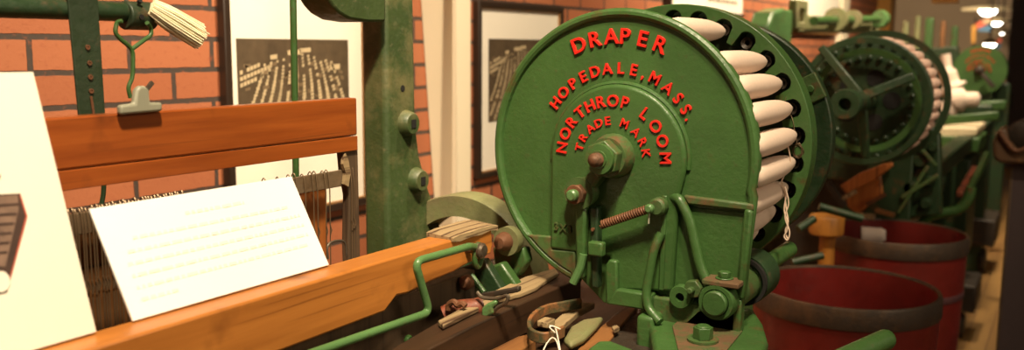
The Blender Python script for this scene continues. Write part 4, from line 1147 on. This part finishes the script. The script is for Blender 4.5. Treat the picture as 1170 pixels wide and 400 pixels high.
# ------------------------------------------------------------------ THIRD LOOM
C3 = Vector((7.5, .59, 1.2))
def L3(u, v, w=0.0): return Vector((C3.x - w, C3.y - u * .86, C3.z + v * .86))
bt3 = thing('bobbin_battery', (7.5, .59, .9), 'distant dim green disc with red lettering, third loom battery down the row', 'loom battery')
m = MB(); m.lathe([(0, 0), (.165, 0), (.176, .004), (.178, .01), (.178, .03), (0, .03)], C3 + Vector((.03, 0, 0)), DX, 64); m.build('end_plate', GREEN_FACE, bt3)
lettering(bt3, L3)
m = MB(); m.lathe([(0, 0), (.035, 0), (.03, .05), (.012, .06), (0, .08)], C3, DX, 28); m.build('hub_nut', DARK_IRON, bt3)
m = MB(); m.cyl(C3 + Vector((.03, 0, 0)), C3 + Vector((.32, 0, 0)), .17, n=48); m.build('drum', GREEN_DARK, bt3)
m = MB(); m.box((7.52, .50, 0), (7.7, .68, 1.1)); m.build('stand', GREEN_DARK, bt3, bev=.01)
m = MB(); m.bar(at(1122, 84, X=7.4), at(1136, 100, X=7.4), .05, .03); m.build('lever', DARK_IRON, bt3, bev=.005)
lm3 = thing('power_loom', (8.0, 1.0, 0), 'third green power loom in the shadowy distance', 'loom')
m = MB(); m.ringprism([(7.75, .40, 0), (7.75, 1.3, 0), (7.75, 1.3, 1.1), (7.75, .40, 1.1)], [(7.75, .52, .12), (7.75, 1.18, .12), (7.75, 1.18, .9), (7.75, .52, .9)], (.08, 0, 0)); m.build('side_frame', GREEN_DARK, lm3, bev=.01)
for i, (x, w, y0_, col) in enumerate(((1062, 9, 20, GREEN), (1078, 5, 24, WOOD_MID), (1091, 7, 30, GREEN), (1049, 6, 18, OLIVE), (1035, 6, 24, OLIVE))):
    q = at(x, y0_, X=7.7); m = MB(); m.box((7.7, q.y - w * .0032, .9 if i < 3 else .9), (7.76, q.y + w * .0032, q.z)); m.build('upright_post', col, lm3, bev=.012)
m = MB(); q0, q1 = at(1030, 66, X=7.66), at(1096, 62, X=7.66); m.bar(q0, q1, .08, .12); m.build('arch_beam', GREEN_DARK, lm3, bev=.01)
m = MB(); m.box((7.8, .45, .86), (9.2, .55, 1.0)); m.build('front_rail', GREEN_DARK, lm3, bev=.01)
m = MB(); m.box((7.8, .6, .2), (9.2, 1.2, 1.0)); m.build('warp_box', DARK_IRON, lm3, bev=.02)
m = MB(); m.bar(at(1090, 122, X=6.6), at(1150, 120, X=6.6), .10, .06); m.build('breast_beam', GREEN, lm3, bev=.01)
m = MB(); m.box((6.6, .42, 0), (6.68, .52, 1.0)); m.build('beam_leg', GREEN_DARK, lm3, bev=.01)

# white cotton draped on the second loom's far end
def blob(name, pts, radii, mat, label, X):
    m = MB(); P = [at(x, y, X=X) for x, y in pts]
    m.tube(catmull(P, 5), .02, 12, rs=[r for r in [radii[min(int(i / 5), len(radii) - 1)] for i in range(5 * (len(P) - 1) + 1)]])
    return tag(m.build(name, mat, None, ang=80), label, 'cotton')
blob('cotton_hank', ((1080, 62), (1083, 82), (1088, 98), (1092, 104)), [.03, .05, .08, .05], YARN, 'white cotton hank hanging in front of the third lettered disc', 6.3)
blob('cotton_waste', ((1083, 128), (1090, 116), (1104, 114), (1120, 114)), [.05, .07, .045, .025], YARN, 'white cotton waste lying below the hanging hank', 6.0)

# casters / feet at the aisle edge
def trolley(x, y, label, s=1.0):
    c = at(x, y, Z=0)
    t = thing('wheeled_foot', (c.x, c.y, 0), label, 'trolley')
    m = MB(); m.box(c + Vector((-.02 * s, -.03, .14 * s)), c + Vector((.30 * s, .16 * s, .27 * s))); m.build('tray', DARK_IRON, t, bev=.01)
    m = MB(); m.lathe([(0, -.018), (.05 * s, -.018), (.06 * s, -.01), (.06 * s, .01), (.05 * s, .018), (0, .018)], c + Vector((.05 * s, .03, .06 * s)), (0, 1, .0), 28); m.build('wheel', DARK_IRON, t)
    m = MB(); m.bar(c + Vector((.05 * s, .06, .06 * s)), c + Vector((.08 * s, .06, .15 * s)), .02, .04); m.build('fork', DARK_IRON, t, bev=.003)
    return t
trolley(1127, 314, 'dark wheeled machine foot further along the aisle', 1.25)
trolley(1103, 390, 'dark wheeled machine foot close to the barrels', 1.0)

# display partition on the right with brown leather case
pt = thing('display_partition', (3.65, .0, 0), 'dark purple-brown upright panel at the right edge of the view', 'panel')
yp = at(1155, 200, X=3.6).y
m = MB(); m.box((3.6, yp - .6, 0), (3.66, yp, .96)); m.build('panel', PURPLE, pt, bev=.003)
m = MB(); m.box((3.596, yp - .006, 0), (3.664, yp + .003, .962)); m.build('edge_strip', WOOD_STILE, pt, bev=.002)
lc = thing('leather_case', (3.63, .1, .96), 'brown rounded leather case resting on top of the dark panel', 'case')
m = MB(); p = [at(x, y, X=3.55) for x, y in ((1140, 196), (1134, 180), (1134, 162), (1140, 148), (1150, 146), (1153, 160), (1164, 172), (1180, 168), (1195, 180), (1195, 197))]
zb = .962
p = [Vector((3.55, q.y, max(q.z, zb))) for q in p]
m.prism(p, (.16, 0, 0)); m.build('case_body', LEATHER, lc, bev=.018, seg=4)
m = MB(); c = at(1162, 152, X=3.58); m.lathe([(0, 0), (.035, 0), (.05, .01), (.05, .10), (.035, .11), (0, .11)], Vector((3.57, c.y - .01, c.z - .012)), (1, -.2, .1), 28); m.build('case_lid', DARK_IRON, lc)
m = MB(); m.tube(catmull([at(x, y, X=3.54) for x, y in ((1142, 150), (1150, 162), (1160, 172), (1172, 170))], 5), .008, 8); m.build('case_piping', RUST, lc)

# ------------------------------------------------------------------ lamps and banners at the far end
def lamp(x, y, X, w, bulb, label):
    c = at(x, y, X=X)
    t = thing('hanging_lamp', (c.x, c.y, c.z), label, 'lamp', 'lit lamps at the far end of the hall')
    m = MB(); s_ = w / F * X * 1.17
    prof = [(0, .05), (s_ * .2, .05), (s_ * .5, .01), (s_ * .5, -.03), (s_ * .45, -.02), (s_ * .2, .03), (0, .03)]
    m.lathe([(r, h) for r, h in prof], c, (0, 0, 1), 32); m.build('shade', SHADE, t)
    m = MB(); r = bulb / F * X * .5 * 1.1
    m.lathe([(0, -r * .75), (r * .6, -r * .62), (r, -r * .2), (r, .1 * r), (r * .6, r * .3), (0, r * .3)], c + Vector((0, 0, -.02)), (0, 0, 1), 24); m.build('bulb', BULB, t)
    m = MB(); m.cyl(c + Vector((0, 0, .04)), (c.x, c.y, 3.0), .012, n=8); m.build('cord', DARK_IRON, t)
    return t
lamp(1129, 10, 18, 42, 15, 'hanging lamp with wide pale shade, highest and largest of the lamps at far right')
lamp(1139, 24, 16.8, 22, 9, 'hanging lamp just below the largest, beside the red and blue banner')
lamp(1145, 36, 16.0, 14, 4, 'small dim hanging lamp, third down at far right')
lamp(1131, 48, 15.0, 12, 11, 'lowest hanging lamp, overlapping the small red and blue flag')
lamp(968, 9, 8.5, 12, 9, 'bright glowing bulb shape above the second loom top shaft')  # this and the next: glowing bulb shapes at two bright spots
lamp(977, 17, 9.0, 9, 9, 'bright glowing bulb shape just right of and below its neighbour')
def banner(pr, pb, X, label, pole=None):
    q = [at(x, y, X=X) for x, y in pr]
    t = thing('banner', q[0], label, 'banner')
    m = MB(); m.prism(q, (.03, 0, 0)); m.build('red_field', BANNER_R, t)
    m = MB(); m.prism([at(x, y, X=X) for x, y in pb], (.03, 0, 0)); m.build('blue_field', BANNER_B, t)
    zc = q[0]; m = MB(); m.cyl((zc.x + .05, zc.y, 0), (zc.x + .05, zc.y, zc.z + .1), .02, n=10); m.build('pole', DARK_IRON, t)
    if pole:
        m = MB(); m.prism([at(x, y, X=X) for x, y in pole], (.03, 0, 0)); m.build('orange_pole', OCHRE, t)
banner([(1114, 27), (1133, 18), (1135, 23), (1117, 33)], [(1117, 33), (1135, 27), (1133, 36), (1118, 36)], 17, 'red and blue banner on an orange pole in the far distance', [(1110, 30), (1116, 27), (1114, 49), (1110, 50)])
banner([(1130, 50), (1144, 43), (1145, 47), (1131, 54)], [(1132, 54), (1144, 49), (1143, 55), (1133, 56)], 16.5, 'small red and blue flag under the lowest distant lamp')
# ochre sign at the top
q0, q1 = at(1064, 4, X=9.0), at(1096, -8, X=9.0)
sg = thing('hanging_sign', (9.0, (q0.y + q1.y) / 2, q0.z), 'ochre hanging board at the top edge of the far view', 'sign')
m = MB(); m.box((9.0, q1.y, q0.z), (9.05, q0.y, q1.z)); m.build('board', OCHRE, sg, bev=.005)
m = MB(); m.cyl((9.02, q0.y - .05, q1.z), (9.02, q0.y - .05, 3.0), .01, n=8); m.build('hanger', DARK_IRON, sg)
m = MB(); m.cyl((9.02, q1.y + .05, q1.z), (9.02, q1.y + .05, 3.0), .01, n=8); m.build('hanger', DARK_IRON, sg)

# ------------------------------------------------------------------ light
def area(name, loc, tgt, size, power, col=(1, .80, .55)):
    l = bpy.data.lights.new(name, 'AREA'); l.shape = 'DISK'; l.size = size; l.energy = power; l.color = col
    o = bpy.data.objects.new(name, l); COL.objects.link(o); o.location = loc
    o.rotation_euler = (Vector(tgt) - Vector(loc)).to_track_quat('-Z', 'Y').to_euler()
    return o
def spot(name, loc, tgt, power, ang=50, blend=.6, col=(1, .80, .55), r=.05):
    l = bpy.data.lights.new(name, 'SPOT'); l.energy = power; l.spot_size = math.radians(ang); l.spot_blend = blend; l.color = col; l.shadow_soft_size = r
    o = bpy.data.objects.new(name, l); COL.objects.link(o); o.location = loc
    o.rotation_euler = (Vector(tgt) - Vector(loc)).to_track_quat('-Z', 'Y').to_euler()
    return o
spot('track_light_cards', (.15, .10, 2.85), (.75, 1.2, 1.15), 320, 70, .8, r=.08)
spot('track_light_battery', (.45, -.1, 2.85), (1.25, .50, 1.15), 165, 36, .9, r=.08)
spot('track_light_wall', (1.6, .35, 2.9), (2.2, 1.64, 1.35), 290, 90, .8, r=.08)
spot('track_light_wall_far', (4.3, .5, 2.9), (4.9, 1.64, 1.5), 380, 110, .8, r=.08)
spot('fill_spot_second_loom', (6.0, .4, 2.9), (6.6, 1.5, 1.5), 330, 110, .8, r=.08)  # added fill, lifts the dark sheet and beams past the second loom
spot('fill_spot_third_loom', (6.6, -.2, 2.9), (7.5, .6, 1.2), 110, 60, .8, r=.08)  # added fill aimed at the distant lettered disc, no fitting modelled
spot('track_light_aisle', (5.8, .2, 2.9), (5.6, .25, 0), 80, 60, .7, r=.08)
spot('fill_spot_second_wheel', (2.2, -.3, 2.9), (3.2, .6, 1.0), 130, 44, .8, r=.08)  # extra fill put in to brighten the second loom's wheel
area('hall_light', (1.0, -2.6, 2.8), (1.6, .6, 1.0), 1.6, 50)
spot('far_hall_light', (15, 2.6, 2.9), (20, 2.6, 1.4), 700, 120, .9, r=.2)
w = bpy.data.worlds.new('world'); sc.world = w; w.use_nodes = True
w.node_tree.nodes['Background'].inputs[0].default_value = (1, .72, .45, 1)
w.node_tree.nodes['Background'].inputs[1].default_value = .10
vs_ = sc.view_settings
sc.display_settings.display_device = 'sRGB'
vs_.view_transform = 'Standard'; vs_.look = 'None'; vs_.exposure = 0.0; vs_.gamma = 1; vs_.use_curve_mapping = False
